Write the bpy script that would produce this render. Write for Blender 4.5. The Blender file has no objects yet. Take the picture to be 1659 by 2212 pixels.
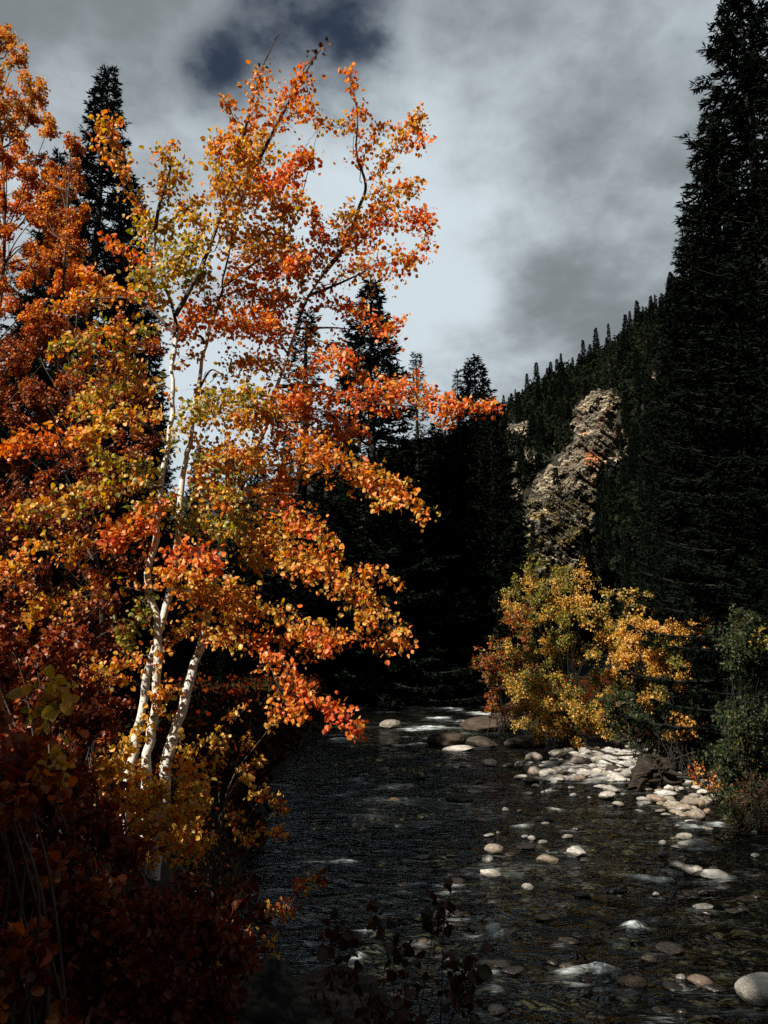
import bpy, math, random
import numpy as np
from mathutils import Vector, Matrix

random.seed(7)
RG = np.random.default_rng(11)
SC = bpy.context.scene
COL = SC.collection
R = math.radians

# ------------------------------------------------------------------ camera model
PITCH = R(10.5)
FPX = 1670.0                     # focal length in units of a 1659 x 2212 picture
CAMZ = 3.5
CP, SP = math.cos(PITCH), math.sin(PITCH)

def at(u, v, Y):
    xs = (u - 829.5) / FPX; ys = (1106 - v) / FPX
    fy = CP - ys * SP
    k = Y / fy
    return np.array([xs * k, Y, CAMZ + (SP + ys * CP) * k])

def on_z(u, v, z=0.0):
    xs = (u - 829.5) / FPX; ys = (1106 - v) / FPX
    k = (z - CAMZ) / (SP + ys * CP)
    return np.array([xs * k, (CP - ys * SP) * k, z])

def uYz(u, Y, z):
    ys = np.tan(np.arctan2(z - CAMZ, Y) - PITCH)
    return (u - 829.5) / FPX * Y / (CP - ys * SP)

# ------------------------------------------------------------------ numpy noise
def _hash(i, j, k, s):
    n = (i * 374761393 + j * 668265263 + k * 2147483647 + s * 974634777) & 0xffffffff
    n = ((n ^ (n >> 13)) * 1274126177) & 0xffffffff
    return ((n ^ (n >> 16)) & 0xffff) / 65535.0

def vnoise(p, s=0):
    p = np.asarray(p, dtype=np.float64)
    i = np.floor(p).astype(np.int64); f = p - i
    f = f * f * (3 - 2 * f)
    out = 0
    for a in (0, 1):
        for b in (0, 1):
            for c in (0, 1):
                w = (f[..., 0] if a else 1 - f[..., 0]) * (f[..., 1] if b else 1 - f[..., 1]) * (f[..., 2] if c else 1 - f[..., 2])
                out = out + w * _hash(i[..., 0] + a, i[..., 1] + b, i[..., 2] + c, s)
    return out * 2 - 1

def fbm(p, octv=4, s=0, gain=.5):
    p = np.asarray(p, dtype=np.float64)
    o = 0; a = 1; t = 0
    for k in range(octv):
        o = o + a * vnoise(p * (2.03 ** k) + 7.3 * k, s + k); t += a; a *= gain
    return o / t

# ------------------------------------------------------------------ materials
def new_mat(name):
    m = bpy.data.materials.new(name); m.use_nodes = True
    nt = m.node_tree; nt.nodes.clear()
    return m, nt, nt.nodes, nt.links

def N(nodes, t, **kw):
    n = nodes.new(t)
    for k, v in kw.items(): setattr(n, k, v)
    return n

def leaf_mat(name, trans=.35, rough=.55, gloss=.05, sat=1.25):
    m, nt, nd, lk = new_mat(name)
    at_ = N(nd, 'ShaderNodeAttribute', attribute_name='tint')
    tc = N(nd, 'ShaderNodeTexCoord'); no = N(nd, 'ShaderNodeTexNoise')
    no.inputs['Scale'].default_value = 45; no.inputs['Detail'].default_value = 3
    lk.new(tc.outputs['Object'], no.inputs['Vector'])
    mr = N(nd, 'ShaderNodeMapRange'); mr.inputs['To Min'].default_value = .7; mr.inputs['To Max'].default_value = 1.25
    lk.new(no.outputs['Fac'], mr.inputs['Value'])
    mul = N(nd, 'ShaderNodeVectorMath', operation='SCALE')
    lk.new(at_.outputs['Color'], mul.inputs[0]); lk.new(mr.outputs['Result'], mul.inputs['Scale'])
    d = N(nd, 'ShaderNodeBsdfDiffuse'); t = N(nd, 'ShaderNodeBsdfTranslucent'); g = N(nd, 'ShaderNodeBsdfGlossy')
    g.inputs['Roughness'].default_value = rough; g.inputs['Color'].default_value = (1, .95, .85, 1)
    hs = N(nd, 'ShaderNodeHueSaturation'); hs.inputs['Saturation'].default_value = sat
    lk.new(mul.outputs[0], d.inputs['Color']); lk.new(mul.outputs[0], hs.inputs['Color']); lk.new(hs.outputs['Color'], t.inputs['Color'])
    a = N(nd, 'ShaderNodeMixShader'); a.inputs[0].default_value = trans
    lk.new(d.outputs[0], a.inputs[1]); lk.new(t.outputs[0], a.inputs[2])
    b = N(nd, 'ShaderNodeMixShader'); b.inputs[0].default_value = gloss
    lk.new(a.outputs[0], b.inputs[1]); lk.new(g.outputs[0], b.inputs[2])
    o = N(nd, 'ShaderNodeOutputMaterial'); lk.new(b.outputs[0], o.inputs[0])
    return m

def ramp_mat(name, stops, scale=4., detail=8., rough=.85, bump=.3, bscale=None, vecscale=(1, 1, 1), rotation=(0,0,0), rnd=0., wetline=None, distort=0., spec=.3):
    m, nt, nd, lk = new_mat(name)
    tc = N(nd, 'ShaderNodeTexCoord'); mp = N(nd, 'ShaderNodeMapping')
    mp.inputs['Scale'].default_value = vecscale; mp.inputs['Rotation'].default_value = rotation
    lk.new(tc.outputs['Object'], mp.inputs['Vector'])
    no = N(nd, 'ShaderNodeTexNoise'); no.inputs['Scale'].default_value = scale; no.inputs['Detail'].default_value = detail
    no.inputs['Roughness'].default_value = .62; no.inputs['Distortion'].default_value = distort
    lk.new(mp.outputs[0], no.inputs['Vector'])
    cr = N(nd, 'ShaderNodeValToRGB')
    while len(cr.color_ramp.elements) < len(stops): cr.color_ramp.elements.new(.5)
    for e, (p, c) in zip(cr.color_ramp.elements, stops):
        e.position = p; e.color = (*c, 1)
    lk.new(no.outputs['Fac'], cr.inputs[0])
    col = cr.outputs[0]
    if rnd:
        oi = N(nd, 'ShaderNodeObjectInfo'); hs = N(nd, 'ShaderNodeHueSaturation')
        m1 = N(nd, 'ShaderNodeMapRange'); m1.inputs['To Min'].default_value = 1 - rnd; m1.inputs['To Max'].default_value = 1 + rnd * .5
        m2 = N(nd, 'ShaderNodeMapRange'); m2.inputs['To Min'].default_value = .45; m2.inputs['To Max'].default_value = 1.05
        wn = N(nd, 'ShaderNodeTexWhiteNoise', noise_dimensions='1D')
        lk.new(oi.outputs['Random'], m1.inputs['Value']); lk.new(oi.outputs['Random'], wn.inputs['W'])
        lk.new(wn.outputs['Value'], m2.inputs['Value'])
        lk.new(m1.outputs[0], hs.inputs['Value']); lk.new(m2.outputs[0], hs.inputs['Saturation']); lk.new(col, hs.inputs['Color'])
        col = hs.outputs[0]
    bs = N(nd, 'ShaderNodeBsdfPrincipled'); bs.inputs['Roughness'].default_value = rough
    bs.inputs['Specular IOR Level'].default_value = spec
    if wetline is not None:
        ge = N(nd, 'ShaderNodeNewGeometry'); sx = N(nd, 'ShaderNodeSeparateXYZ'); lk.new(ge.outputs['Position'], sx.inputs[0])
        ad = N(nd, 'ShaderNodeMath', operation='MULTIPLY_ADD'); ad.inputs[1].default_value = -.05
        lk.new(no.outputs['Fac'], ad.inputs[0]); lk.new(sx.outputs['Z'], ad.inputs[2])
        mw = N(nd, 'ShaderNodeMapRange'); mw.inputs['From Min'].default_value = wetline - .03; mw.inputs['From Max'].default_value = wetline + .01
        mw.inputs['To Min'].default_value = .4; mw.inputs['To Max'].default_value = 1
        lk.new(ad.outputs[0], mw.inputs['Value'])
        sc = N(nd, 'ShaderNodeVectorMath', operation='SCALE'); lk.new(col, sc.inputs[0]); lk.new(mw.outputs[0], sc.inputs['Scale'])
        col = sc.outputs[0]
        mr2 = N(nd, 'ShaderNodeMapRange'); mr2.inputs['From Min'].default_value = .3; mr2.inputs['To Min'].default_value = .25; mr2.inputs['To Max'].default_value = rough
        lk.new(mw.outputs[0], mr2.inputs['Value']); lk.new(mr2.outputs[0], bs.inputs['Roughness'])
    lk.new(col, bs.inputs['Base Color'])
    if bump:
        bp = N(nd, 'ShaderNodeBump'); bp.inputs['Strength'].default_value = bump
        n2 = N(nd, 'ShaderNodeTexNoise'); n2.inputs['Scale'].default_value = bscale or scale * 4; n2.inputs['Detail'].default_value = 8
        lk.new(mp.outputs[0], n2.inputs['Vector']); lk.new(n2.outputs['Fac'], bp.inputs['Height']); lk.new(bp.outputs[0], bs.inputs['Normal'])
    o = N(nd, 'ShaderNodeOutputMaterial'); lk.new(bs.outputs[0], o.inputs[0])
    return m

M = {}
M['leaf'] = leaf_mat('autumn_leaf', trans=.5, gloss=.025, rough=.45, sat=1.3)
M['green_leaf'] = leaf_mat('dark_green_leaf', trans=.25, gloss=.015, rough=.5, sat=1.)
M['needle'] = leaf_mat('conifer_needles', trans=.06, gloss=.0, rough=.6, sat=1.)
M['aspen_bark'] = ramp_mat('pale_aspen_bark', [(.0, (.03, .025, .02)), (.34, (.10, .085, .065)), (.42, (.50, .47, .41)), (1, (.74, .71, .64))],
                           scale=5, vecscale=(1, 1, 5), bump=.25, rough=.7)
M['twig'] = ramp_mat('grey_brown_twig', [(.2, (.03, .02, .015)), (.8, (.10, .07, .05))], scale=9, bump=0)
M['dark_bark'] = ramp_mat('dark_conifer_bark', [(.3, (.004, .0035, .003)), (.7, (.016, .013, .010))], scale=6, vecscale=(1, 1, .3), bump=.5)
M['stone'] = ramp_mat('pale_granite', [(.25, (.10, .08, .06)), (.42, (.25, .22, .175)), (.58, (.41, .38, .33)), (.85, (.52, .50, .46))], scale=2.2, detail=10, bump=.5, bscale=14, rnd=.35, wetline=.045)
M['brown_stone'] = ramp_mat('brown_stained_stone', [(.25, (.06, .04, .025)), (.5, (.17, .115, .065)), (.75, (.32, .25, .17))], scale=2.5, detail=10, bump=.5, bscale=14, rnd=.3, wetline=.045)
M['dark_stone'] = ramp_mat('dark_wet_stone', [(.25, (.012, .009, .006)), (.5, (.035, .025, .016)), (.75, (.085, .06, .035))], scale=3, detail=10, bump=.5, bscale=14, rnd=.3, wetline=.07)
M['bed'] = ramp_mat('riverbed_stone', [(.3, (.012, .011, .007)), (.5, (.05, .045, .032)), (.68, (.13, .12, .09)), (.85, (.26, .25, .21))], scale=1.6, detail=6, bump=.4, bscale=12, rough=.6)
M['soil'] = ramp_mat('dark_bank_soil', [(.3, (.008, .006, .004)), (.6, (.03, .021, .013)), (.8, (.07, .045, .02))], scale=1.5, bump=.6, rough=1.)
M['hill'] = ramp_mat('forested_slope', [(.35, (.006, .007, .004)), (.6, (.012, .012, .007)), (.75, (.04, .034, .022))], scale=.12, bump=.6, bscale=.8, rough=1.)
M['wood'] = ramp_mat('weathered_driftwood', [(.3, (.005, .004, .003)), (.55, (.018, .012, .008)), (.75, (.09, .055, .03))], scale=4, vecscale=(1, 1, 6), bump=.6)

def cliff_mat():
    m, nt, nd, lk = new_mat('fractured_cliff_rock')
    tc = N(nd, 'ShaderNodeTexCoord'); mp = N(nd, 'ShaderNodeMapping')
    mp.inputs['Rotation'].default_value = (0, R(35), 0); mp.inputs['Scale'].default_value = (.16, .3, 1.3)
    lk.new(tc.outputs['Object'], mp.inputs[0])
    n1 = N(nd, 'ShaderNodeTexNoise'); n1.inputs['Scale'].default_value = .8; n1.inputs['Detail'].default_value = 7; n1.inputs['Roughness'].default_value = .62
    lk.new(mp.outputs[0], n1.inputs['Vector'])
    cr = N(nd, 'ShaderNodeValToRGB'); e = cr.color_ramp.elements
    e[0].position = .36; e[0].color = (.02, .018, .014, 1); e[1].position = .66; e[1].color = (.50, .43, .33, 1)
    x = e.new(.47); x.color = (.07, .062, .05, 1); x = e.new(.56); x.color = (.21, .18, .135, 1)
    lk.new(n1.outputs['Fac'], cr.inputs[0])
    at_ = N(nd, 'ShaderNodeAttribute', attribute_name='tint')
    mx = N(nd, 'ShaderNodeMix', data_type='RGBA', blend_type='MULTIPLY'); mx.inputs[0].default_value = 1
    lk.new(cr.outputs[0], mx.inputs[6]); lk.new(at_.outputs['Color'], mx.inputs[7])
    bs = N(nd, 'ShaderNodeBsdfPrincipled'); bs.inputs['Roughness'].default_value = .9; bs.inputs['Specular IOR Level'].default_value = .1
    lk.new(mx.outputs[2], bs.inputs['Base Color'])
    bp = N(nd, 'ShaderNodeBump'); bp.inputs['Strength'].default_value = .8; bp.inputs['Distance'].default_value = .5
    lk.new(n1.outputs['Fac'], bp.inputs['Height']); lk.new(bp.outputs[0], bs.inputs['Normal'])
    o = N(nd, 'ShaderNodeOutputMaterial'); lk.new(bs.outputs[0], o.inputs[0])
    return m
M['cliff'] = cliff_mat()

def water_mat():
    m, nt, nd, lk = new_mat('clear_dark_stream_water')
    tc = N(nd, 'ShaderNodeTexCoord'); mp = N(nd, 'ShaderNodeMapping'); mp.inputs['Scale'].default_value = (1, 1.9, 1)
    mp.inputs['Rotation'].default_value = (0, 0, R(12))
    lk.new(tc.outputs['Object'], mp.inputs[0])
    n1 = N(nd, 'ShaderNodeTexNoise'); n1.inputs['Scale'].default_value = 1.2; n1.inputs['Detail'].default_value = 3; n1.inputs['Roughness'].default_value = .6; n1.inputs['Distortion'].default_value = 1.
    lk.new(mp.outputs[0], n1.inputs['Vector'])
    n0 = N(nd, 'ShaderNodeTexNoise'); n0.inputs['Scale'].default_value = 7; n0.inputs['Detail'].default_value = 2; n0.inputs['Distortion'].default_value = .6
    lk.new(mp.outputs[0], n0.inputs['Vector'])
    b0 = N(nd, 'ShaderNodeBump'); b0.inputs['Strength'].default_value = .8; b0.inputs['Distance'].default_value = .30; lk.new(n1.outputs['Fac'], b0.inputs['Height'])
    bp = N(nd, 'ShaderNodeBump'); bp.inputs['Strength'].default_value = .8; bp.inputs['Distance'].default_value = .014; lk.new(n0.outputs['Fac'], bp.inputs['Height']); lk.new(b0.outputs[0], bp.inputs['Normal'])
    fr = N(nd, 'ShaderNodeFresnel'); fr.inputs['IOR'].default_value = 1.33; lk.new(bp.outputs[0], fr.inputs['Normal'])
    tr = N(nd, 'ShaderNodeBsdfTransparent'); tr.inputs['Color'].default_value = (.58, .60, .50, 1)
    gl = N(nd, 'ShaderNodeBsdfGlossy'); gl.inputs['Roughness'].default_value = .12; lk.new(bp.outputs[0], gl.inputs['Normal'])
    gl.inputs['Color'].default_value = (.65, .70, .75, 1)
    a = N(nd, 'ShaderNodeMixShader'); lk.new(fr.outputs[0], a.inputs[0]); lk.new(tr.outputs[0], a.inputs[1]); lk.new(gl.outputs[0], a.inputs[2])
    at_ = N(nd, 'ShaderNodeAttribute', attribute_name='foam')  # foam of the rapids plus the faint painted sheen
    n2 = N(nd, 'ShaderNodeTexNoise'); n2.inputs['Scale'].default_value = 3.2; n2.inputs['Detail'].default_value = 9; n2.inputs['Roughness'].default_value = .74; n2.inputs['Distortion'].default_value = 1.6
    m2 = N(nd, 'ShaderNodeMapping'); m2.inputs['Scale'].default_value = (.8, 3.0, 1); m2.inputs['Rotation'].default_value = (0, 0, R(8)); lk.new(tc.outputs['Object'], m2.inputs[0])
    lk.new(m2.outputs[0], n2.inputs['Vector'])
    ad = N(nd, 'ShaderNodeMath', operation='ADD'); lk.new(n2.outputs['Fac'], ad.inputs[0]); lk.new(at_.outputs['Fac'], ad.inputs[1])
    mr = N(nd, 'ShaderNodeMapRange'); mr.interpolation_type = 'SMOOTHSTEP'; mr.inputs['From Min'].default_value = .60; mr.inputs['From Max'].default_value = 1.35; mr.inputs['To Max'].default_value = .95
    lk.new(ad.outputs[0], mr.inputs['Value'])
    df = N(nd, 'ShaderNodeBsdfDiffuse'); df.inputs['Color'].default_value = (.62, .68, .68, 1); lk.new(bp.outputs[0], df.inputs['Normal'])
    b = N(nd, 'ShaderNodeMixShader'); lk.new(mr.outputs[0], b.inputs[0]); lk.new(a.outputs[0], b.inputs[1]); lk.new(df.outputs[0], b.inputs[2])
    o = N(nd, 'ShaderNodeOutputMaterial'); lk.new(b.outputs[0], o.inputs[0])
    return m
M['water'] = water_mat()

# ------------------------------------------------------------------ mesh builder
class MB:
    def __init__(s): s.v = []; s.n = 0; s.loops = []; s.sizes = []; s.mi = []; s.c = []; s.sm = []
    def add(s, V, F, mat=0, col=(1, 1, 1), smooth=False):
        """V (k,3); F (m,j) int array of one polygon size"""
        V = np.asarray(V, dtype=np.float64).reshape(-1, 3); F = np.asarray(F)
        s.v.append(V); s.loops.append((F + s.n).ravel()); s.sizes.append(np.full(len(F), F.shape[1]))
        s.mi.append(np.full(len(F), mat)); s.sm.append(np.full(len(F), smooth))
        c = np.ones((len(V), 4)); c[:, :3] = col; s.c.append(c); s.n += len(V)
    def mesh(s, name, mats, attr=True):
        V = np.concatenate(s.v); L = np.concatenate(s.loops); S = np.concatenate(s.sizes)
        me = bpy.data.meshes.new(name)
        me.vertices.add(len(V)); me.vertices.foreach_set('co', V.astype(np.float32).ravel())
        me.loops.add(len(L)); me.loops.foreach_set('vertex_index', L.astype(np.int32))
        me.polygons.add(len(S)); st = np.concatenate([[0], np.cumsum(S)[:-1]])
        me.polygons.foreach_set('loop_start', st.astype(np.int32)); me.polygons.foreach_set('loop_total', S.astype(np.int32))
        me.polygons.foreach_set('material_index', np.concatenate(s.mi).astype(np.int32))
        me.polygons.foreach_set('use_smooth', np.concatenate(s.sm).astype(bool))
        if attr:
            a = me.color_attributes.new('tint', 'FLOAT_COLOR', 'POINT')
            a.data.foreach_set('color', np.concatenate(s.c).astype(np.float32).ravel())
        for m in mats: me.materials.append(m)
        me.update(calc_edges=True); me.validate()
        return me
    def build(s, name, mats, parent=None, attr=True, origin=None):
        if origin is not None:
            s.v = [v - np.asarray(origin) for v in s.v]
        o = bpy.data.objects.new(name, s.mesh(name, mats, attr)); COL.objects.link(o)
        if parent: o.parent = parent
        elif origin is not None: o.location = origin
        return o

def tag(o, label, cat=None, group=None, kind=None):
    o['label'] = label
    if cat: o['category'] = cat
    if group: o['group'] = group
    if kind: o['kind'] = kind
    return o
def thing(name, loc, label, cat, group=None):
    o = bpy.data.objects.new(name, None); COL.objects.link(o); o.location = loc; o.empty_display_size = .3
    return tag(o, label, cat, group)
def copy_thing(root, loc, rz, sc, label, group=None):
    r = root.copy(); COL.objects.link(r); r.location = loc; r.rotation_euler = (0, 0, rz); r.scale = sc; r['label'] = label
    if group: r['group'] = group
    elif 'group' in r.keys(): del r['group']
    for c in root.children:
        d = c.copy(); COL.objects.link(d); d.parent = r
    return r

def tube(mb, P, rad, sides=6, mat=0, smooth=True, col=(1, 1, 1)):
    P = np.asarray(P, float); n = len(P); rad = np.broadcast_to(rad, (n,))
    T = np.gradient(P, axis=0); T /= np.linalg.norm(T, axis=1)[:, None] + 1e-9
    ref = np.array([.13, 1., .07]) if abs(T[0, 1]) < .9 else np.array([1., .1, 0])
    A = np.cross(T, ref); A /= np.linalg.norm(A, axis=1)[:, None] + 1e-9; B = np.cross(T, A)
    th = np.arange(sides) / sides * 2 * np.pi
    V = P[:, None] + rad[:, None, None] * (A[:, None] * np.cos(th)[None, :, None] + B[:, None] * np.sin(th)[None, :, None])
    i = np.arange(n - 1)[:, None] * sides; j = np.arange(sides)[None]; j2 = (j + 1) % sides
    F = np.stack([i + j, i + j2, i + sides + j2, i + sides + j], -1).reshape(-1, 4)
    mb.add(V, F, mat, col, smooth)

def smooth_line(P, k=6):
    P = np.asarray(P, float)
    if len(P) < 3:
        t = np.linspace(0, 1, k + 1)[:, None]; return P[0] * (1 - t) + P[-1] * t
    Q = np.vstack([2 * P[0] - P[1], P, 2 * P[-1] - P[-2]]); out = []
    for a in range(1, len(Q) - 2):
        for t in np.arange(k) / k:
            p0, p1, p2, p3 = Q[a - 1:a + 3]
            out.append(.5 * (2 * p1 + (p2 - p0) * t + (2 * p0 - 5 * p1 + 4 * p2 - p3) * t * t + (3 * p1 - p0 - 3 * p2 + p3) * t ** 3))
    out.append(P[-1]); return np.array(out)

# leaf templates: x across, y along, z normal
LEAF8 = np.array([(0, 0, 0), (-.36, .10, .05), (-.52, .45, .10), (-.30, .84, .05), (0, 1.04, -.06), (.30, .84, .05), (.52, .45, .10), (.36, .10, .05)])
FACE8 = [[0, 4, 3, 2, 1], [0, 7, 6, 5, 4]]
LEAF6 = np.array([(0, 0, 0), (-.30, .3, .05), (-.24, .75, .04), (0, 1.05, 0), (.24, .75, .04), (.30, .3, .05)])
FACE6 = [[0, 3, 2, 1], [0, 5, 4, 3]]

def unit(a): return a / (np.linalg.norm(a, axis=-1, keepdims=True) + 1e-9)

def add_leaves(mb, P, size, cols, out=None, kind=8, mat=0, down=.6, rnd=.9):
    n = len(P)
    if n == 0: return
    T = LEAF8 if kind == 8 else LEAF6; FF = FACE8 if kind == 8 else FACE6
    d = RG.normal(size=(n, 3)) * rnd; d[:, 2] -= down
    if out is not None: d += out * .6
    y = unit(d); r = RG.normal(size=(n, 3)); r[:, 2] *= .6
    x = unit(np.cross(y, r)); z = np.cross(x, y)
    s = (size * RG.uniform(.5, 1.35, n))[:, None, None]
    wob = RG.uniform(.5, 2.2, n)[:, None]
    V = P[:, None] + s * (x[:, None] * T[None, :, 0:1] + y[:, None] * T[None, :, 1:2] + z[:, None] * (T[None, :, 2] * wob)[..., None])
    k = len(T); base = (np.arange(n) * k)[:, None]
    col = np.repeat(cols, k, axis=0)
    F = np.concatenate([base + np.array(f)[None] for f in FF])
    mb.add(V.reshape(-1, 3), F, mat, col)

PAL = {  # linear base colours: several per family
    'gold':   [(.66, .36, .05), (.72, .33, .045), (.58, .36, .06), (.76, .43, .09), (.50, .33, .05)],
    'green':  [(.34, .31, .06), (.42, .33, .07), (.26, .27, .06), (.50, .34, .07), (.20, .22, .05)],
    'orange': [(.80, .27, .035), (.78, .22, .03), (.76, .34, .05), (.74, .18, .03), (.70, .30, .04)],
    'red':    [(.78, .15, .025), (.74, .12, .025), (.80, .20, .03), (.66, .09, .02), (.78, .22, .04)],
    'deep':   [(.17, .018, .004), (.21, .028, .004), (.13, .013, .003), (.24, .05, .006), (.12, .018, .003)],  # reds with the shade of the plants put into the colour
    'rust':   [(.42, .09, .012), (.48, .14, .018), (.36, .06, .01), (.52, .12, .016), (.30, .08, .012)],
    'amber':  [(.74, .36, .06), (.78, .42, .09), (.66, .30, .04), (.60, .34, .06), (.82, .48, .14)],
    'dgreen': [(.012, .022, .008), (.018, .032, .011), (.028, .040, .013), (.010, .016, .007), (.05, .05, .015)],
    'olive':  [(.24, .20, .03), (.34, .25, .035), (.15, .15, .025), (.10, .12, .02), (.40, .28, .04)],
    'dark':   [(.05, .022, .010), (.07, .02, .01), (.03, .02, .01), (.09, .03, .01), (.04, .03, .012)],
}
def palette(fams, n, jitter=.18):
    f = fams.split('+'); pick = []
    w = RG.integers(0, len(f), n)
    base = np.array([PAL[f[k]][RG.integers(0, 5)] for k in w])
    return np.clip(base * RG.uniform(1 - jitter, 1 + jitter, (n, 1)) * RG.uniform(.93, 1.07, (n, 3)), 0, .9)

def spray(mb, line, r, n, fams, size=.062, tw=.0035, kind=8, per=9, twmat=1, tip=.45, base=.05, leafmat=0):
    """a leafy branch: central rod, side twigs, leaves on short stalks. line: world points"""
    L = smooth_line(line, 5); seg = np.linalg.norm(np.diff(L, axis=0), axis=1); cum = np.concatenate([[0], np.cumsum(seg)]); tot = cum[-1]
    L = L + RG.normal(size=L.shape) * np.minimum(.02, r * .1)
    nt = max(2, int(n / per))
    tube(mb, L, np.linspace(max(tw * 2.2, .001 + tot * .003), tw * .7, len(L)), 4, twmat)
    f = fams.split('+'); P = []; C = []; O = []
    for k in range(nt):
        s = (base + (1 - base) * random.random() ** .8) * tot
        i = min(np.searchsorted(cum, s) - 1, len(seg) - 1); i = max(i, 0)
        p = L[i] + (L[i + 1] - L[i]) * ((s - cum[i]) / (seg[i] + 1e-9))
        fwd = unit(L[i + 1] - L[i])
        d = unit(RG.normal(size=3) * np.array([1, 1, .8]) + fwd * .9 + np.array([0, 0, .1]))
        # sprays swell in the middle and narrow to the tip
        env = tip + (1 - tip) * math.sin(math.pi * min(1, s / tot * .9 + .08))
        ln = r * env * random.uniform(.45, 1.25)
        mid = p + d * ln * .5 + RG.normal(size=3) * ln * .08; end = p + d * ln + np.array([0, 0, -.12 * ln])
        tube(mb, np.array([p, mid, end]), np.array([tw * .8, tw * .6, tw * .35]), 3, twmat)
        m = max(2, int(per * random.uniform(.5, 1.5)))
        t = RG.uniform(.15, 1.08, m) ** .8
        q = np.where(t[:, None] < .5, p + (mid - p) * t[:, None] * 2, mid + (end - mid) * (t[:, None] - .5) * 2)
        off = unit(RG.normal(size=(m, 3))) * size * RG.uniform(.4, 1.9, (m, 1))
        P.append(q + off); O.append(unit(off))
        fam = random.choice(f); c = palette(fam, m)
        if random.random() < .3: c = palette(fams, m)
        C.append(c * random.uniform(.85, 1.1))
    P = np.concatenate(P)
    add_leaves(mb, P, size, np.clip(np.concatenate(C), 0, .85), np.concatenate(O), kind, leafmat)

# ------------------------------------------------------------------ terrain
LB = [(300, 150), (60, 112), (20, 88), (1, 72), (-3.4, 60), (-3.3, 42), (-3.0, 22), (-2.1, 13), (-1.3, 8.6), (-.3, 6.4), (1.5, 4.6), (5, 3), (12, 1), (40, -6), (150, -30)]
RB = [(300, 130), (60, 96), (20, 72), (9.5, 61), (8.0, 55), (6.9, 40), (7.6, 34), (9.5, 30), (9.6, 25), (8.6, 20), (8.2, 15.5), (9.2, 12), (13, 8.5), (40, 2), (150, -18)]
def dist_line(X, Y, L):
    d = np.full(X.shape, 1e9)
    for (x0, y0), (x1, y1) in zip(L[:-1], L[1:]):
        dx, dy = x1 - x0, y1 - y0; t = np.clip(((X - x0) * dx + (Y - y0) * dy) / (dx * dx + dy * dy), 0, 1)
        d = np.minimum(d, np.hypot(X - x0 - t * dx, Y - y0 - t * dy))
    return d
def inside(X, Y):
    poly = LB + RB[::-1]; c = np.zeros(X.shape, bool); n = len(poly)
    for i in range(n):
        x0, y0 = poly[i]; x1, y1 = poly[(i + 1) % n]
        if y0 == y1: continue
        k = ((y0 > Y) != (y1 > Y)) & (X < (x1 - x0) * (Y - y0) / (y1 - y0) + x0); c ^= k
    return c
def sstep(a, b, x):
    t = np.clip((x - a) / (b - a), 0, 1); return t * t * (3 - 2 * t)
def ground(X, Y):
    X = np.asarray(X, float); Y = np.asarray(Y, float)
    dl = dist_line(X, Y, LB); dr = dist_line(X, Y, RB); ins = inside(X, Y)
    left = (dl < dr)
    n = fbm(np.stack([X * .5, Y * .5, X * 0], -1), 4)
    bed = -.12 - .38 * sstep(0, 1.6, np.minimum(dl, dr * .45)) + .05 * n
    zl = 1.75 * sstep(-.1, 1.3, dl) - .12 + .10 * np.minimum(dl, 60) * sstep(3, 12, dl) + .22 * n
    zr = .30 * sstep(0, .6, dr) - .12 + .9 * sstep(1.0, 3.5, dr) + .14 * np.minimum(dr, 60) * sstep(3, 9, dr) + .18 * n
    out = np.where(left, zl, zr)
    return np.where(ins, bed, out)

def axis(parts):
    a = []
    for x0, x1, st in parts: a += list(np.arange(x0, x1, st))
    return np.array(a + [parts[-1][1]])
def grid_obj(name, xs, ys, zf, mat):
    X, Y = np.meshgrid(xs, ys); Z = zf(X, Y); mb = MB()
    V = np.stack([X, Y, Z], -1).reshape(-1, 3); nx, ny = len(xs), len(ys)
    i = (np.arange(ny - 1)[:, None] * nx + np.arange(nx - 1)[None]).ravel()
    mb.add(V, np.stack([i, i + 1, i + nx + 1, i + nx], -1), 0, (1, 1, 1), True)
    return mb, X, Y

mb, _, _ = grid_obj('g', axis([(-900, -100, 80), (-100, -20, 4), (-20, -6, .7), (-6, 13, .16), (13, 30, .8), (30, 100, 5), (100, 900, 80)]),
                    axis([(-200, -20, 20), (-20, 2, 1.2), (2, 24, .17), (24, 64, .4), (64, 140, 5), (140, 1400, 90)]), ground, M['soil'])
g = mb.build('ground', [M['soil']], attr=False); g['kind'] = 'structure'; g['label'] = 'dark earth river banks and stony bed'

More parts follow.
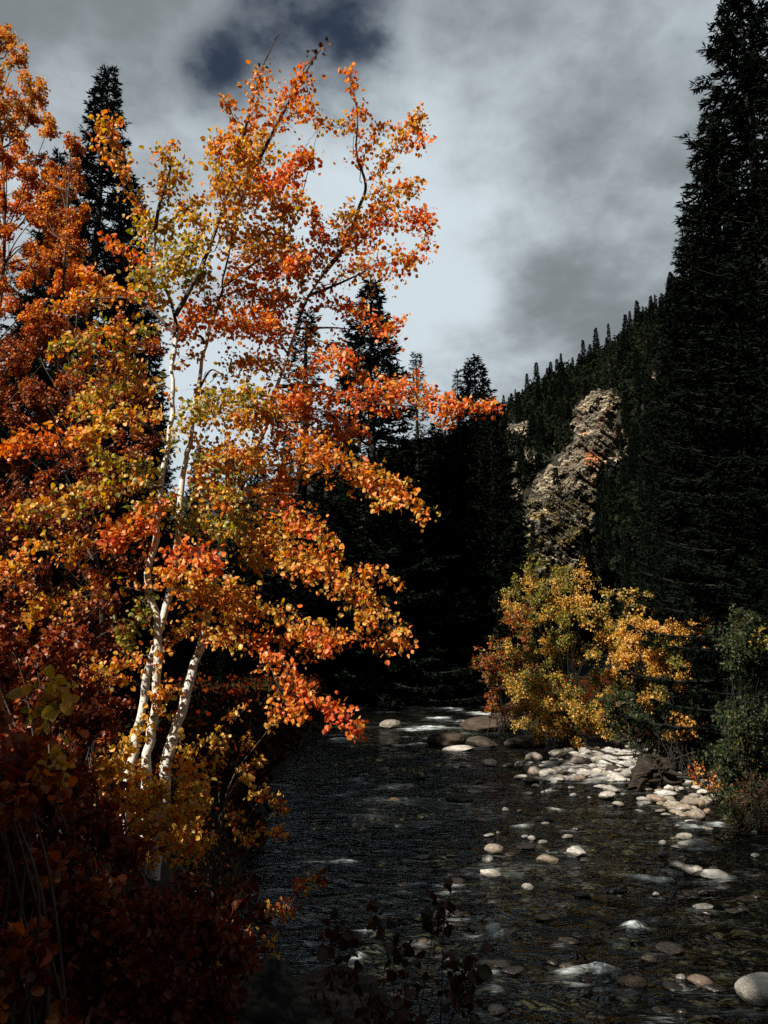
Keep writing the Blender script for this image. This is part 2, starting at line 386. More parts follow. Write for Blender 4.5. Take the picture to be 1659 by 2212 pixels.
FOAM = [(930, 1573, 75, 5, .62), (870, 1577, 40, 4, .45), (1035, 1541, 38, 5, .62), (985, 1533, 34, 4, .6), (940, 1552, 50, 4, .55), (1000, 1560, 50, 4, .6), (860, 1592, 60, 4, .5), (1060, 1530, 18, 4, .4), (880, 1612, 70, 4, .35), (760, 1600, 60, 5, .3),
        (745, 1690, 60, 9, .42), (720, 1715, 50, 12, .35), (830, 1680, 60, 6, .3), (1140, 1640, 50, 6, .22), (900, 1690, 90, 7, .22), (1010, 1700, 90, 8, .22),
        (1250, 1750, 50, 5, .38), (1120, 1790, 60, 6, .25), (800, 1760, 120, 9, .2), (1480, 1780, 60, 5, .25), (1260, 1835, 45, 6, .30), (1370, 1890, 60, 12, .3), (760, 2085, 45, 14, .45), (830, 2010, 60, 12, .28),
        (1060, 2015, 40, 10, .4), (1210, 2030, 25, 10, .32), (1390, 2010, 45, 10, .42), (1320, 2100, 70, 14, .42), (1255, 2110, 40, 14, .30), (1090, 2140, 50, 16, .28), (1500, 2090, 40, 12, .3), (870, 2170, 50, 14, .3),
        (1630, 1900, 60, 8, .32), (1610, 2000, 60, 10, .25), (620, 1700, 40, 6, .28), (1200, 1960, 110, 12, .12), (1420, 1680, 60, 5, .2), (600, 2050, 25, 8, .3), (970, 1930, 120, 10, .15), (700, 1860, 100, 12, .14)]
wx = axis([(-30, -6, 4), (-6, 12, .1), (12, 60, 4)]); wy = axis([(-30, 3, 2), (3, 14, .08), (14, 30, .14), (30, 66, .35), (66, 130, 6)])
def wz(X, Y):
    near = np.exp(-(Y / 80) ** 2)
    return (.045 * fbm(np.stack([X * .9 + Y * .3, Y * 1.8, X * 0], -1), 4, 5, .6) + .012 * fbm(np.stack([X * 3, Y * 5, X * 0], -1), 2, 15)) * near
mb, X, Y = grid_obj('w', wx, wy, wz, M['water'])
fo = np.zeros(X.shape); fn = fbm(np.stack([X * 1.3 + 3 * Y, Y * 2.4, X * 0], -1), 5, 99, .6)
wx_, wy_ = fbm(np.stack([X * .9, Y * .7, X * 0], -1), 3, 61) * 1.3, fbm(np.stack([X * .9, Y * .7, X * 0 + 9], -1), 3, 62) * .9
for (u, v, su, sv, k) in FOAM:
    c = on_z(u, v); a = on_z(u, v - sv * .5); b = on_z(u, v + sv * .5)
    sx = su * .6 / FPX * c[1]; sy = abs(a[1] - b[1]) * .9 + .05
    q_ = min(1., c[1] / 14); w = np.exp(-((X + wx_ * q_ - c[0]) / (sx * 1.2)) ** 2 - ((Y + wy_ * q_ - c[1]) / sy) ** 2)
    fo = np.maximum(fo, w * k * (1.45 if v < 1720 else 1.8) * np.clip(.62 + 1.3 * fn, 0, 1.35))
fo += .16 * np.clip(fbm(np.stack([X * .5, Y * 1.1, X * 0], -1), 4, 77) * 2.2, -.4, 1)  # faint broad layer painting the grey sheen of the water
V = mb.v[0].reshape(X.shape + (3,)); V[..., 2] += .10 * fo * (1 + fbm(np.stack([X * 4, Y * 4, X * 0], -1), 3, 3))
wo = mb.build('river', [M['water']], attr=False); wo['kind'] = 'structure'; wo['label'] = 'dark clear mountain stream with small white rapids'
fa = wo.data.attributes.new('foam', 'FLOAT', 'POINT'); fa.data.foreach_set('value', fo.astype(np.float32).ravel())

# ------------------------------------------------------------------ stones
def ico(sub):
    t = (1 + 5 ** .5) / 2
    v = [(-1, t, 0), (1, t, 0), (-1, -t, 0), (1, -t, 0), (0, -1, t), (0, 1, t), (0, -1, -t), (0, 1, -t), (t, 0, -1), (t, 0, 1), (-t, 0, -1), (-t, 0, 1)]
    f = [(0, 11, 5), (0, 5, 1), (0, 1, 7), (0, 7, 10), (0, 10, 11), (1, 5, 9), (5, 11, 4), (11, 10, 2), (10, 7, 6), (7, 1, 8), (3, 9, 4), (3, 4, 2), (3, 2, 6), (3, 6, 8), (3, 8, 9), (4, 9, 5), (2, 4, 11), (6, 2, 10), (8, 6, 7), (9, 8, 1)]
    v = [np.array(p) / np.linalg.norm(p) for p in v]
    for _ in range(sub):
        mid = {}; nf = []
        def m(a, b):
            k = (min(a, b), max(a, b))
            if k not in mid:
                p = v[a] + v[b]; v.append(p / np.linalg.norm(p)); mid[k] = len(v) - 1
            return mid[k]
        for a, b, c in f:
            x, y, z = m(a, b), m(b, c), m(c, a); nf += [(a, x, z), (b, y, x), (c, z, y), (x, y, z)]
        f = nf
    return np.array(v), np.array(f)
I1 = ico(1); I2 = ico(2); I4 = ico(4); I5 = ico(5)
def rock_shape(I, s, planes=9, cut=.72, rough=.08):
    V, F = I; rg = np.random.default_rng(s); P = V.copy()
    for k in range(planes):           # planed-off faces give worn, angular cobbles
        n = unit(rg.normal(size=3)); d = rg.uniform(cut, 1.0); h = P @ n
        P = P - np.where(h > d, (h - d) * .88, 0)[:, None] * n
    P = P * (1 + .13 * fbm(P * 1.4 + s, 3, s)[:, None] + rough * fbm(P * 4 + s, 3, s + 9)[:, None] * .6)
    return P, F
ROCKS = []
for s in range(14):
    P, F = rock_shape(I4, s * 3 + 1, planes=7 + s % 5, cut=.55 + .03 * (s % 6)); b = MB(); b.add(P, F, 0, (1, 1, 1), True); ROCKS.append(b)
rock_mesh = {}
def rock_me(i, mat):
    if (i, mat) not in rock_mesh: rock_mesh[(i, mat)] = ROCKS[i].mesh('river_stone', [M[mat]], attr=False)
    return rock_mesh[(i, mat)]
def stone(u, vb, w, h, mat='stone', label=None, group=None, z0=0., i=None, name='river_stone', yaw=None, sink=.35, deep=.75):
    c = on_z(u, vb, z0); sc = math.hypot(c[1], c[2] - CAMZ) / FPX
    W = w * sc / 2 * 1.05; H = h * sc; D = W * random.uniform(deep - .12, deep + .2)
    i = random.randrange(14) if i is None else i
    o = bpy.data.objects.new(name, rock_me(i, mat)); COL.objects.link(o)
    dep = math.asin((CAMZ - z0) / math.hypot(c[1], CAMZ)); H = max(.35 * H, H - D * math.sin(dep) * 1.1); hz = H / (2 - sink * 1.0) * 1.0
    # W is the half width across the view; the foot of the stone sits on the sight line through vb
    o.scale = (W, D, max(hz, .03)); o.location = (c[0], c[1] + D * .8, z0 + hz * (1 - sink * 1.35))
    o.rotation_euler = (R(random.uniform(-7, 7)), R(random.uniform(-7, 7)), R(random.uniform(-18, 18)) if yaw is None else yaw)
    tag(o, label, 'stone', group)
    return o
def r6(x, y): return 1037 + .3645 * x, 1469 + .3645 * y
def r4(x, y): return 829.5 + .5 * x, 1382 + .5 * y
BAR = 'pale stones of the sunlit gravel bar'; BARL = 'pale sunlit stone on the gravel bar under the golden bush'
# (x, y foot, w, h) in the gravel-bar crop
for (x, y, w, h) in [(530, 432, 60, 35), (235, 522, 50, 40), (410, 568, 110, 45), (415, 528, 110, 30), (505, 528, 70, 25), (245, 588, 75, 28), (335, 643, 50, 30),
                     (390, 595, 50, 18), (690, 548, 95, 25), (715, 583, 90, 30), (700, 490, 70, 40), (780, 480, 90, 40), (790, 508, 150, 38), (890, 524, 50, 50), (630, 432, 90, 35), (745, 448, 150, 44), (910, 478, 130, 44),
                     (730, 645, 90, 25), (850, 682, 30, 12), (840, 462, 80, 34), (560, 445, 60, 24), (960, 500, 60, 36), (670, 455, 80, 30), (870, 440, 90, 30), (800, 430, 80, 26), (940, 455, 70, 30), (610, 468, 50, 24), (860, 565, 50, 24),
                     (445, 612, 40, 18), (300, 500, 40, 18), (480, 480, 34, 14), (830, 520, 60, 24), (740, 520, 60, 20), (640, 520, 44, 18)] + [(random.uniform(590, 930), random.uniform(425, 600), random.uniform(28, 90), random.uniform(16, 34)) for _ in range(70)] + [(random.uniform(380, 900), random.uniform(500, 612), random.uniform(55, 115), random.uniform(20, 38)) for _ in range(34)] + [(random.uniform(420, 600), random.uniform(470, 610), random.uniform(20, 50), random.uniform(10, 22)) for _ in range(16)]:
    u, v = r6(x, y); stone(u, v, w * .3645, h * .3645, 'stone', BARL, BAR)
LOOSE = 'pale stones standing out of the stream'; LOOSEL = 'pale stone standing out of the dark stream in front of the gravel bar'
for (x, y, w, h) in [(765, 702, 90, 45), (555, 692, 40, 22), (828, 748, 65, 28), (950, 782, 45, 15), (1075, 783, 60, 18), (1110, 808, 60, 22), (1205, 862, 30, 9),
                     (520, 938, 65, 24), (55, 928, 60, 20), (110, 912, 24, 15), (270, 933, 40, 16), (310, 953, 45, 30), (370, 973, 60, 25), (50, 1090, 60, 50), (1360, 888, 60, 15),
                     (400, 665, 26, 16), (420, 655, 26, 14), (375, 672, 22, 16), (150, 775, 40, 20), (235, 780, 26, 14), (60, 800, 40, 22), (540, 640, 40, 10), (650, 700, 24, 8), (390, 856, 50, 16), (1120, 600, 40, 14)]:
    u, v = r6(x, y); stone(u, v, w * .3645, h * .3645, 'stone', LOOSEL, LOOSE)
BANK = 'stones along the right bank'; BANKL = 'rounded stone at the foot of the right bank beyond the driftwood stump'
for (x, y, w, h, m) in [(1130, 655, 60, 34, 'stone'), (1195, 655, 30, 22, 'stone'), (1240, 618, 40, 25, 'stone'), (1175, 625, 50, 25, 'dark_stone'), (1230, 775, 60, 40, 'brown_stone'), (1320, 752, 40, 50, 'brown_stone'), (1280, 700, 60, 30, 'brown_stone'), (1330, 680, 70, 36, 'stone'),
                        (1290, 650, 50, 26, 'stone'), (1100, 560, 50, 18, 'stone'), (1180, 560, 40, 16, 'stone'), (1350, 790, 40, 30, 'brown_stone'), (1330, 610, 50, 24, 'brown_stone'), (1380, 640, 50, 26, 'brown_stone'),
                        (1180, 868, 40, 10, 'stone'), (1520, 905, 60, 22, 'dark_stone'), (1590, 925, 50, 22, 'dark_stone'), (1460, 900, 50, 18, 'dark_stone')]:
    u, v = r6(x, y); stone(u, v, w * .3645, h * .3645, m, BANKL, BANK, z0=.02)
WET = 'dark wet stones breaking the surface of the stream'; WETL = 'small dark wet stone just breaking the stream surface'
for _ in range(95):
    v = random.uniform(1655, 2190); u = random.uniform(860 - (v - 1655) * .15, 1640)
    c = on_z(u, v)
    if not inside(c[0], c[1]) or (u > 1560 and v > 2050): continue
    w = random.uniform(12, 26) + 30 * random.random() ** 3 * (.6 + (v - 1655) / 900); stone(u, v, w, w * random.uniform(.25, .42), random.choice(['dark_stone', 'dark_stone', 'dark_stone', 'brown_stone']), WETL, WET, sink=.62)
SING = [(r6(62, 513), 90, 45, 'stone', 'pale cone-topped stone alone in the stream between rapids and gravel bar'),
        (r6(138, 262), 50, 26, 'stone', 'small bright white stone upstream just below the far white rapid'),
        (r6(325, 483), 100, 58, 'brown_stone', 'smooth tan dome-shaped stone at the upstream end of the gravel bar'),
        (r6(465, 450), 115, 42, 'stone', 'long bluish white stone beside the tan dome-shaped stone'),
        (r6(590, 505), 150, 58, 'brown_stone', 'wide rust-topped stone in the middle of the gravel bar'),
        (r6(325, 564), 66, 52, 'brown_stone', 'squarish tan stone at the left edge of the gravel bar'),
        (r6(305, 615), 90, 38, 'dark_stone', 'grey low stone at the lower left edge of the gravel bar'),
        (r6(470, 590), 62, 28, 'brown_stone', 'small half brown stone between the white and the tan upright stones'),
        (r6(595, 602), 72, 46, 'brown_stone', 'round tan stone standing in shallow water before the gravel bar'),
        (r6(815, 604), 96, 56, 'stone', 'large angular white stone beside the driftwood stump'),
        (r6(800, 548), 84, 48, 'dark_stone', 'dark brown stone among the pale gravel bar stones'),
        (r6(790, 670), 92, 46, 'stone', 'pale stone resting behind another just in front of the gravel bar'),
        (r6(985, 722), 85, 32, 'stone', 'white stone behind its flat twin below the driftwood stump'),
        (r6(975, 744), 88, 28, 'stone', 'flat white stone nearest the water below the driftwood stump'),
        (r6(1065, 726), 94, 40, 'brown_stone', 'brown flat stone touching the pair of white stones'),
        (r6(1115, 694), 122, 46, 'stone', 'broad cream stone with leaf litter below the driftwood stump'),
        (r6(1040, 636), 62, 56, 'brown_stone', 'upright tan stone leaning on the driftwood stump'),
        (r6(1190, 780), 74, 32, 'stone', 'pale stone with tan top at the bank corner'),
        (r6(1258, 748), 112, 64, 'brown_stone', 'big dark tan boulder at the bank corner'),
        (r6(1300, 830), 84, 68, 'brown_stone', 'rusty brown upright boulder at the end of the bank'),
        (r6(1280, 860), 92, 30, 'stone', 'grey flat stone in front of the rusty upright boulder'),
        (r6(1222, 944), 92, 36, 'stone', 'smooth grey oval stone behind the long flat slab'),
        (r6(1290, 990), 172, 44, 'stone', 'long flat grey slab stone in the stream near the right bank'),
        (r6(1195, 998), 90, 16, 'stone', 'low washed stone beside the long flat slab'),
        (r6(1090, 980), 42, 30, 'stone', 'small white block stone left of the long flat slab'),
        (r6(580, 1050), 100, 62, 'stone', 'angular white stone sloping to the right in mid stream'),
        (r6(408, 1090), 122, 56, 'brown_stone', 'brown loaf-shaped stone in mid stream'),
        (r6(272, 1006), 112, 36, 'dark_stone', 'dark wedge stone with grey top in mid stream'),
        (r6(90, 1035), 104, 62, 'brown_stone', 'dark brown dome stone behind two pale stones in mid stream'),
        (r6(66, 1166), 122, 44, 'stone', 'pale wedge-shaped stone lying flat in mid stream'),
        (r6(1182, 1124), 96, 54, 'stone', 'left end stone of the pale row of three near the right side'),
        (r6(1272, 1160), 120, 66, 'stone', 'middle stone of the pale row of three near the right side'),
        (r6(1400, 1176), 156, 50, 'stone', 'longest right end stone of the pale row of three'),
        (r6(1388, 1124), 46, 22, 'brown_stone', 'small round tan stone behind the pale row of three'),
        (r6(1640, 1054), 44, 28, 'stone', 'small white stone in dark water close to the right bank'),
        (r6(1632, 918), 34, 26, 'stone', 'small pale stone on the shaded right bank edge'),
        (r4(470, 400), 235, 84, 'dark_stone', 'large dark brown boulder below the white rapids'),
        (r4(275, 466), 160, 76, 'dark_stone', 'rounded brown boulder with light streak left of the large boulder'),
        (r4(330, 482), 130, 26, 'stone', 'flat pale stone in front of the streaked boulder'),
        (r4(430, 470), 130, 54, 'dark_stone', 'dark boulder between the streaked boulder and the grey one'),
        (r4(596, 470), 130, 50, 'dark_stone', 'dark grey boulder near the tan dome-shaped stone'),
        (r4(655, 468), 85, 54, 'dark_stone', 'grey tan boulder with slanting top beside the dark grey boulder'),
        (r4(30, 385), 90, 42, 'brown_stone', 'pale tan flat stone in the rapids by the left bank'),
        (r4(1672, 1578), 205, 118, 'stone', 'big smooth white boulder half out of the frame in the near stream'),
        (r4(1178, 1108), 28, 18, 'stone', 'tiny bright white stone alone in the near stream'),
        (r4(768, 1160), 56, 16, 'stone', 'small cream stone barely out of the near stream'),
        (r4(1385, 1165), 80, 22, 'stone', 'low pale wedge stone in the near stream left of dark water'),
        (r4(625, 1082), 44, 28, 'stone', 'small grey stone near the pale wedge-shaped stone'),
        (r4(855, 1115), 70, 24, 'dark_stone', 'greyish half sunken stone in mid stream'),
        (r4(152, 605), 50, 34, 'dark_stone', 'dark round stone in the shaded stream left of the gravel bar'),
        (r4(330, 705), 110, 40, 'dark_stone', 'dark flat boulder in the shaded middle of the stream'),
        (r4(1385, 1505), 90, 44, 'brown_stone', 'cream broken stone just under the near water'),
        (r4(1290, 1470), 36, 22, 'stone', 'small cream stone beside the broken stone in the near stream'),
        (r4(1020, 1450), 60, 20, 'stone', 'grey stone under the near curling foam'),
        (r4(850, 1448), 70, 26, 'brown_stone', 'tan stone left of the near curling foam')]
for n_, ((u, v), w, h, m, lab) in enumerate(SING):
    k = .3645 if n_ < [x[-1][:16] for x in SING].index('large dark brown') else .5
    o = stone(u, v, w * k, h * k, m, lab, i=(n_ * 5) % 14)
    if 'big smooth white' in lab: P, F = rock_shape(I5, 5, 3, .93, .02); ob = MB(); ob.add(P, F, 0, (1, 1, 1), True); o.data = ob.mesh('river_stone', [ramp_mat('cream_white_stone', [(.3, (.50, .46, .38)), (.6, (.68, .64, .55)), (.8, (.76, .73, .66))], scale=5, bump=.3, bscale=30, wetline=.045)], attr=False); o.rotation_euler = (0, 0, .2)

# water breaks white round the stones that stand in the current
SX = X.copy(); SY = Y.copy()
for o in list(COL.objects):
    if o.get('category') != 'stone' or o.location.y > 40 or random.random() < .5: continue
    wx0, wy0, r_ = o.location.x, o.location.y, o.scale.x
    k = random.uniform(.18, .48); cx_, cy_ = wx0 + random.uniform(-1, .3) * r_, wy0 - o.scale.y * .9 - .05
    w_ = np.exp(-((SX + wx_ * .15 - cx_) / (r_ * 1.5 + .08)) ** 2 - ((SY + wy_ * .1 - cy_) / (r_ * .45 + .08)) ** 2)
    fo = np.maximum(fo, w_ * k * np.clip(.7 + fn, .2, 1.4))
fa.data.foreach_set('value', fo.astype(np.float32).ravel())

# foreground granite boulders under the shrub
M['granite'] = M.get('granite') or ramp_mat('rough_lichen_granite', [(.35, (.008, .007, .006)), (.5, (.028, .024, .02)), (.62, (.075, .065, .052)), (.72, (.03, .02, .012))], scale=6, detail=12, bump=1., bscale=22, rough=.95)
P, F = rock_shape(I5, 77, 12, .6, .3); P = P * (1 + .09 * fbm(P * 7, 5, 8, .65)[:, None]); bb = MB(); bb.add(P, F, 0, (1, 1, 1), True); ROCKS.append(bb)
for (u, v, Y, w, h, m, lab) in [(620, 2275, 4.3, 1.2, .22, 'dark_stone', 'rough lichen-spotted granite boulder at the water edge below the camera'),
                                (500, 2150, 4.3, .9, .4, 'dark_stone', 'dark flat-topped boulder half hidden behind the red shrub'),
                                (90, 2030, 4.9, .7, .35, 'stone', 'grey boulder glimpsed through the dark red shrub'),
                                (235, 2010, 5.6, .5, .3, 'stone', 'small pale boulder glimpsed through the dark red shrub')]:
    p = at(u, v, Y); z = float(ground(p[0], p[1]))
    o = bpy.data.objects.new('bank_boulder', rock_me(14, 'granite')); COL.objects.link(o)
    o.scale = (w / 2, w / 2 * .8, h); o.location = (p[0], p[1], max(z, .0) + .05); o.rotation_euler = (.1, .1, w * 3); tag(o, lab, 'boulder')

# riverbed cobbles: nobody could count them
mb = MB(); shapes = [rock_shape(I1, 50 + k, 5, .6, .05) for k in range(6)]
n = 0
while n < 5200:
    y = 5 + 40 * random.random() ** 1.7; x = random.uniform(-3.5, 10)
    if not inside(np.array(x), np.array(y)): continue
    z = float(ground(x, y)); P, F = random.choice(shapes); s = random.uniform(.05, .17) * (1 + .6 * (random.random() < .08))
    a = random.random() * 6.28; ca, sa = math.cos(a), math.sin(a); Q = P * [s * random.uniform(.8, 1.4), s, s * .55]
    Q = np.stack([Q[:, 0] * ca - Q[:, 1] * sa, Q[:, 0] * sa + Q[:, 1] * ca, Q[:, 2]], -1) + [x, y, z + .02]
    mb.add(Q, F, 0, (1, 1, 1), True); n += 1
o = mb.build('riverbed_cobbles', [M['bed']], attr=False); tag(o, 'brown and grey cobbles covering the bed under the clear water', 'cobbles', None, 'stuff')
# pebbles on the gravel bar and the right bank shore
mb = MB(); n = 0
gm = 0
while n < 2600:
    if n % 3: u, v = r6(random.uniform(560, 1050), random.uniform(395, 600))
    else: u, v = r6(random.uniform(1000, 1420), random.uniform(590, 800))
    if fbm(np.array([[u * .03, v * .09, 1.]]), 3, 6)[0] < -.02: continue
    if n % 3 == 0 and (abs(v - 1716) / 44 + abs(u - 1475) / 80) > 1: n += 1; continue
    c = on_z(u, v, .03); s = random.choice((.03, .04, .05, .07, .10)) * random.uniform(.7, 1.3); P, F = random.choice(shapes)
    x, y = c[0], c[1]; z = max(float(ground(x, y)), -.03) + .015
    Q = P * [s, s * .9, s * .6] + [x, y, z]; mb.add(Q, F, 0, (1, 1, 1), True); n += 1
o = mb.build('gravel', [ramp_mat('bar_gravel', [(.3, (.08, .06, .035)), (.5, (.22, .19, .14)), (.75, (.40, .37, .31))], scale=3, bump=.2)], attr=False)
tag(o, 'pale gravel and small pebbles between the stones of the bar', 'gravel', None, 'stuff')

# ------------------------------------------------------------------ aspen clump
def D(pts, Y0, Y1=None):
    Y1 = Y0 if Y1 is None else Y1; n = len(pts)
    return np.array([at(u, v, Y0 + (Y1 - Y0) * k / max(1, n - 1)) for k, (u, v) in enumerate(pts)])
def aspen(name, label, trunk, Yt, r0, limbs, sprays, size=.041, group=None, base=None, trunk_bend=.0):
    P = smooth_line(D(trunk, Yt[0], Yt[1]), 8)
    b = P[0].copy(); gz = float(ground(b[0], b[1])); P[0][2] = min(P[0][2], gz - .15)
    P += np.stack([fbm(np.stack([np.arange(len(P)) * .35, P[:, 0] * 0 + s, P[:, 0] * 0], -1), 2, s) for s in (1, 2, 3)], -1) * .018
    root = thing(name, (float(b[0]), float(b[1]), gz), label, 'tree', group); org = np.array(root.location)
    m = MB(); t = np.linspace(0, 1, len(P)); tube(m, P, r0 * (1 - .82 * t) * (1 + .07 * np.sin(t * 60)), 12, 0)
    zt = at(0, 720, Yt[1])[2]; m.mi[0] = np.repeat((P[:-1, 2] > zt).astype(int), 12)  # top and limbs in young brown bark, also painting the crown's shade
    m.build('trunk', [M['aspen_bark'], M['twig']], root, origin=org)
    for (pts, Ya, Yb, ra) in limbs:
        Q = smooth_line(D(pts, Ya, Yb), 6); m = MB(); tube(m, Q, np.linspace(ra, ra * .10, len(Q)), 8, 0)
        m.build('limb', [M['twig']], root, origin=org)
    m = MB()
    for (pts, Ya, Yb, rpx, n, fam) in sprays:
        spray(m, D(pts, Ya, Yb), rpx / FPX * (Ya + Yb) / 2 * 1.5, int(n * 1.65), fam.replace('rust', 'orange'), size, tw=.0022, per=6)
    m.build('crown', [M['leaf'], M['twig']], root, origin=org)
    return root

q = 1.0
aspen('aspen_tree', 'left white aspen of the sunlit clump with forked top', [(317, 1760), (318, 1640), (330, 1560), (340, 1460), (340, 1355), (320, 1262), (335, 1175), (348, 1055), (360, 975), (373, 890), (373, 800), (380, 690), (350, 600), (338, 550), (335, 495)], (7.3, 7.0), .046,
      [([(379, 680), (400, 645), (440, 565), (465, 500), (490, 425), (520, 320), (540, 240), (565, 150), (590, 95), (620, 45)], 7.0, 7.5, .026),
       ([(335, 500), (345, 440), (367, 365), (367, 320)], 7.0, 6.9, .022), ([(349, 1050), (240, 1072), (130, 1085), (60, 1105)], 7.0, 6.4, .02),
       ([(377, 720), (300, 650), (210, 645), (130, 655)], 7.0, 7.3, .02), ([(362, 960), (290, 905), (200, 925), (100, 960)], 7.0, 6.6, .02), ([(318, 1270), (370, 1282), (390, 1290)], 7.1, 6.9, .012)],
      [([(345, 440), (367, 365), (370, 310)], 7.0, 6.8, 34, 170, 'gold+gold+orange'),
       ([(345, 450), (385, 400), (400, 350)], 7.0, 7.3, 26, 70, 'gold+green'),
       ([(340, 500), (300, 430), (255, 340), (228, 250)], 7.0, 6.6, 34, 260, 'orange+gold+rust'),
       ([(342, 560), (330, 500), (300, 480)], 7.0, 7.5, 40, 170, 'green+gold'),
       ([(345, 585), (300, 560), (260, 530), (235, 515)], 7.0, 7.3, 28, 110, 'red+rust'),
       ([(350, 600), (390, 560), (420, 520)], 7.0, 6.6, 46, 200, 'green+gold'),
       ([(340, 540), (380, 470), (430, 440)], 7.0, 7.4, 42, 180, 'green+gold+orange'),
       ([(360, 630), (330, 590), (300, 600)], 7.0, 6.8, 44, 160, 'green+gold'),
       ([(377, 670), (300, 640), (210, 635), (115, 662)], 7.0, 7.4, 36, 330, 'orange+orange+gold'),
       ([(290, 640), (230, 620), (180, 590)], 7.0, 6.8, 26, 90, 'orange'),
       ([(376, 740), (280, 720), (180, 735), (120, 745)], 7.0, 6.7, 34, 260, 'green+gold+orange'),
       ([(300, 735), (230, 770), (150, 790)], 7.0, 6.9, 32, 110, 'green+rust'),
       ([(373, 850), (290, 815), (210, 850), (170, 885)], 7.0, 7.4, 44, 340, 'gold+green+orange'),
       ([(366, 900), (290, 900), (230, 920), (170, 950)], 7.0, 6.6, 42, 260, 'gold+gold+orange'),
       ([(200, 930), (110, 945), (20, 975)], 6.8, 6.5, 36, 230, 'red+orange'),
       ([(355, 1000), (280, 1010), (215, 975)], 7.0, 7.2, 44, 190, 'green+gold'),
       ([(350, 1040), (250, 1060), (140, 1080), (25, 1115)], 7.0, 6.3, 36, 330, 'orange+gold+green'),
       ([(346, 1070), (320, 1120), (260, 1150), (240, 1170)], 7.0, 6.6, 38, 280, 'red+orange'),
       ([(335, 1175), (240, 1190), (120, 1180), (40, 1215), (0, 1270)], 7.0, 6.5, 40, 280, 'orange+rust+gold'),
       ([(335, 1185), (400, 1190), (470, 1215)], 7.0, 6.6, 34, 200, 'orange+red'),
       ([(322, 1255), (370, 1240), (430, 1250)], 7.0, 6.6, 38, 180, 'gold+orange'),
       ([(325, 1285), (300, 1330), (280, 1400)], 7.0, 7.2, 30, 110, 'green'),
       ([(320, 1270), (220, 1280), (100, 1300), (50, 1340)], 7.0, 6.7, 38, 200, 'rust+gold'),
       ([(340, 1400), (290, 1420), (240, 1440), (190, 1460)], 7.1, 6.7, 32, 160, 'orange+rust+gold'),
       ([(328, 1560), (250, 1640), (210, 1680)], 7.1, 6.7, 36, 220, 'gold+amber'),
       ([(320, 1650), (270, 1680), (230, 1750)], 7.2, 6.8, 36, 200, 'gold+orange'),
       ([(360, 960), (400, 900), (440, 870)], 7.0, 6.6, 34, 120, 'green+gold'),
       ([(490, 425), (470, 350), (480, 300)], 7.2, 6.9, 34, 160, 'orange+gold'),
       ([(500, 400), (540, 240), (565, 160)], 7.3, 7.4, 38, 210, 'orange+rust'),
       ([(528, 290), (500, 240), (488, 205)], 7.3, 7.1, 20, 60, 'rust+orange'),
       ([(470, 480), (500, 400), (510, 300)], 7.1, 6.8, 46, 330, 'gold+orange'),
       ([(450, 540), (500, 500), (530, 420), (545, 330)], 7.1, 7.5, 50, 380, 'gold+orange+gold'),
       ([(440, 570), (430, 500), (410, 460)], 7.1, 6.9, 34, 130, 'gold'),
       ([(565, 150), (590, 95), (622, 40)], 7.4, 7.5, 12, 9, 'dark+dgreen')])
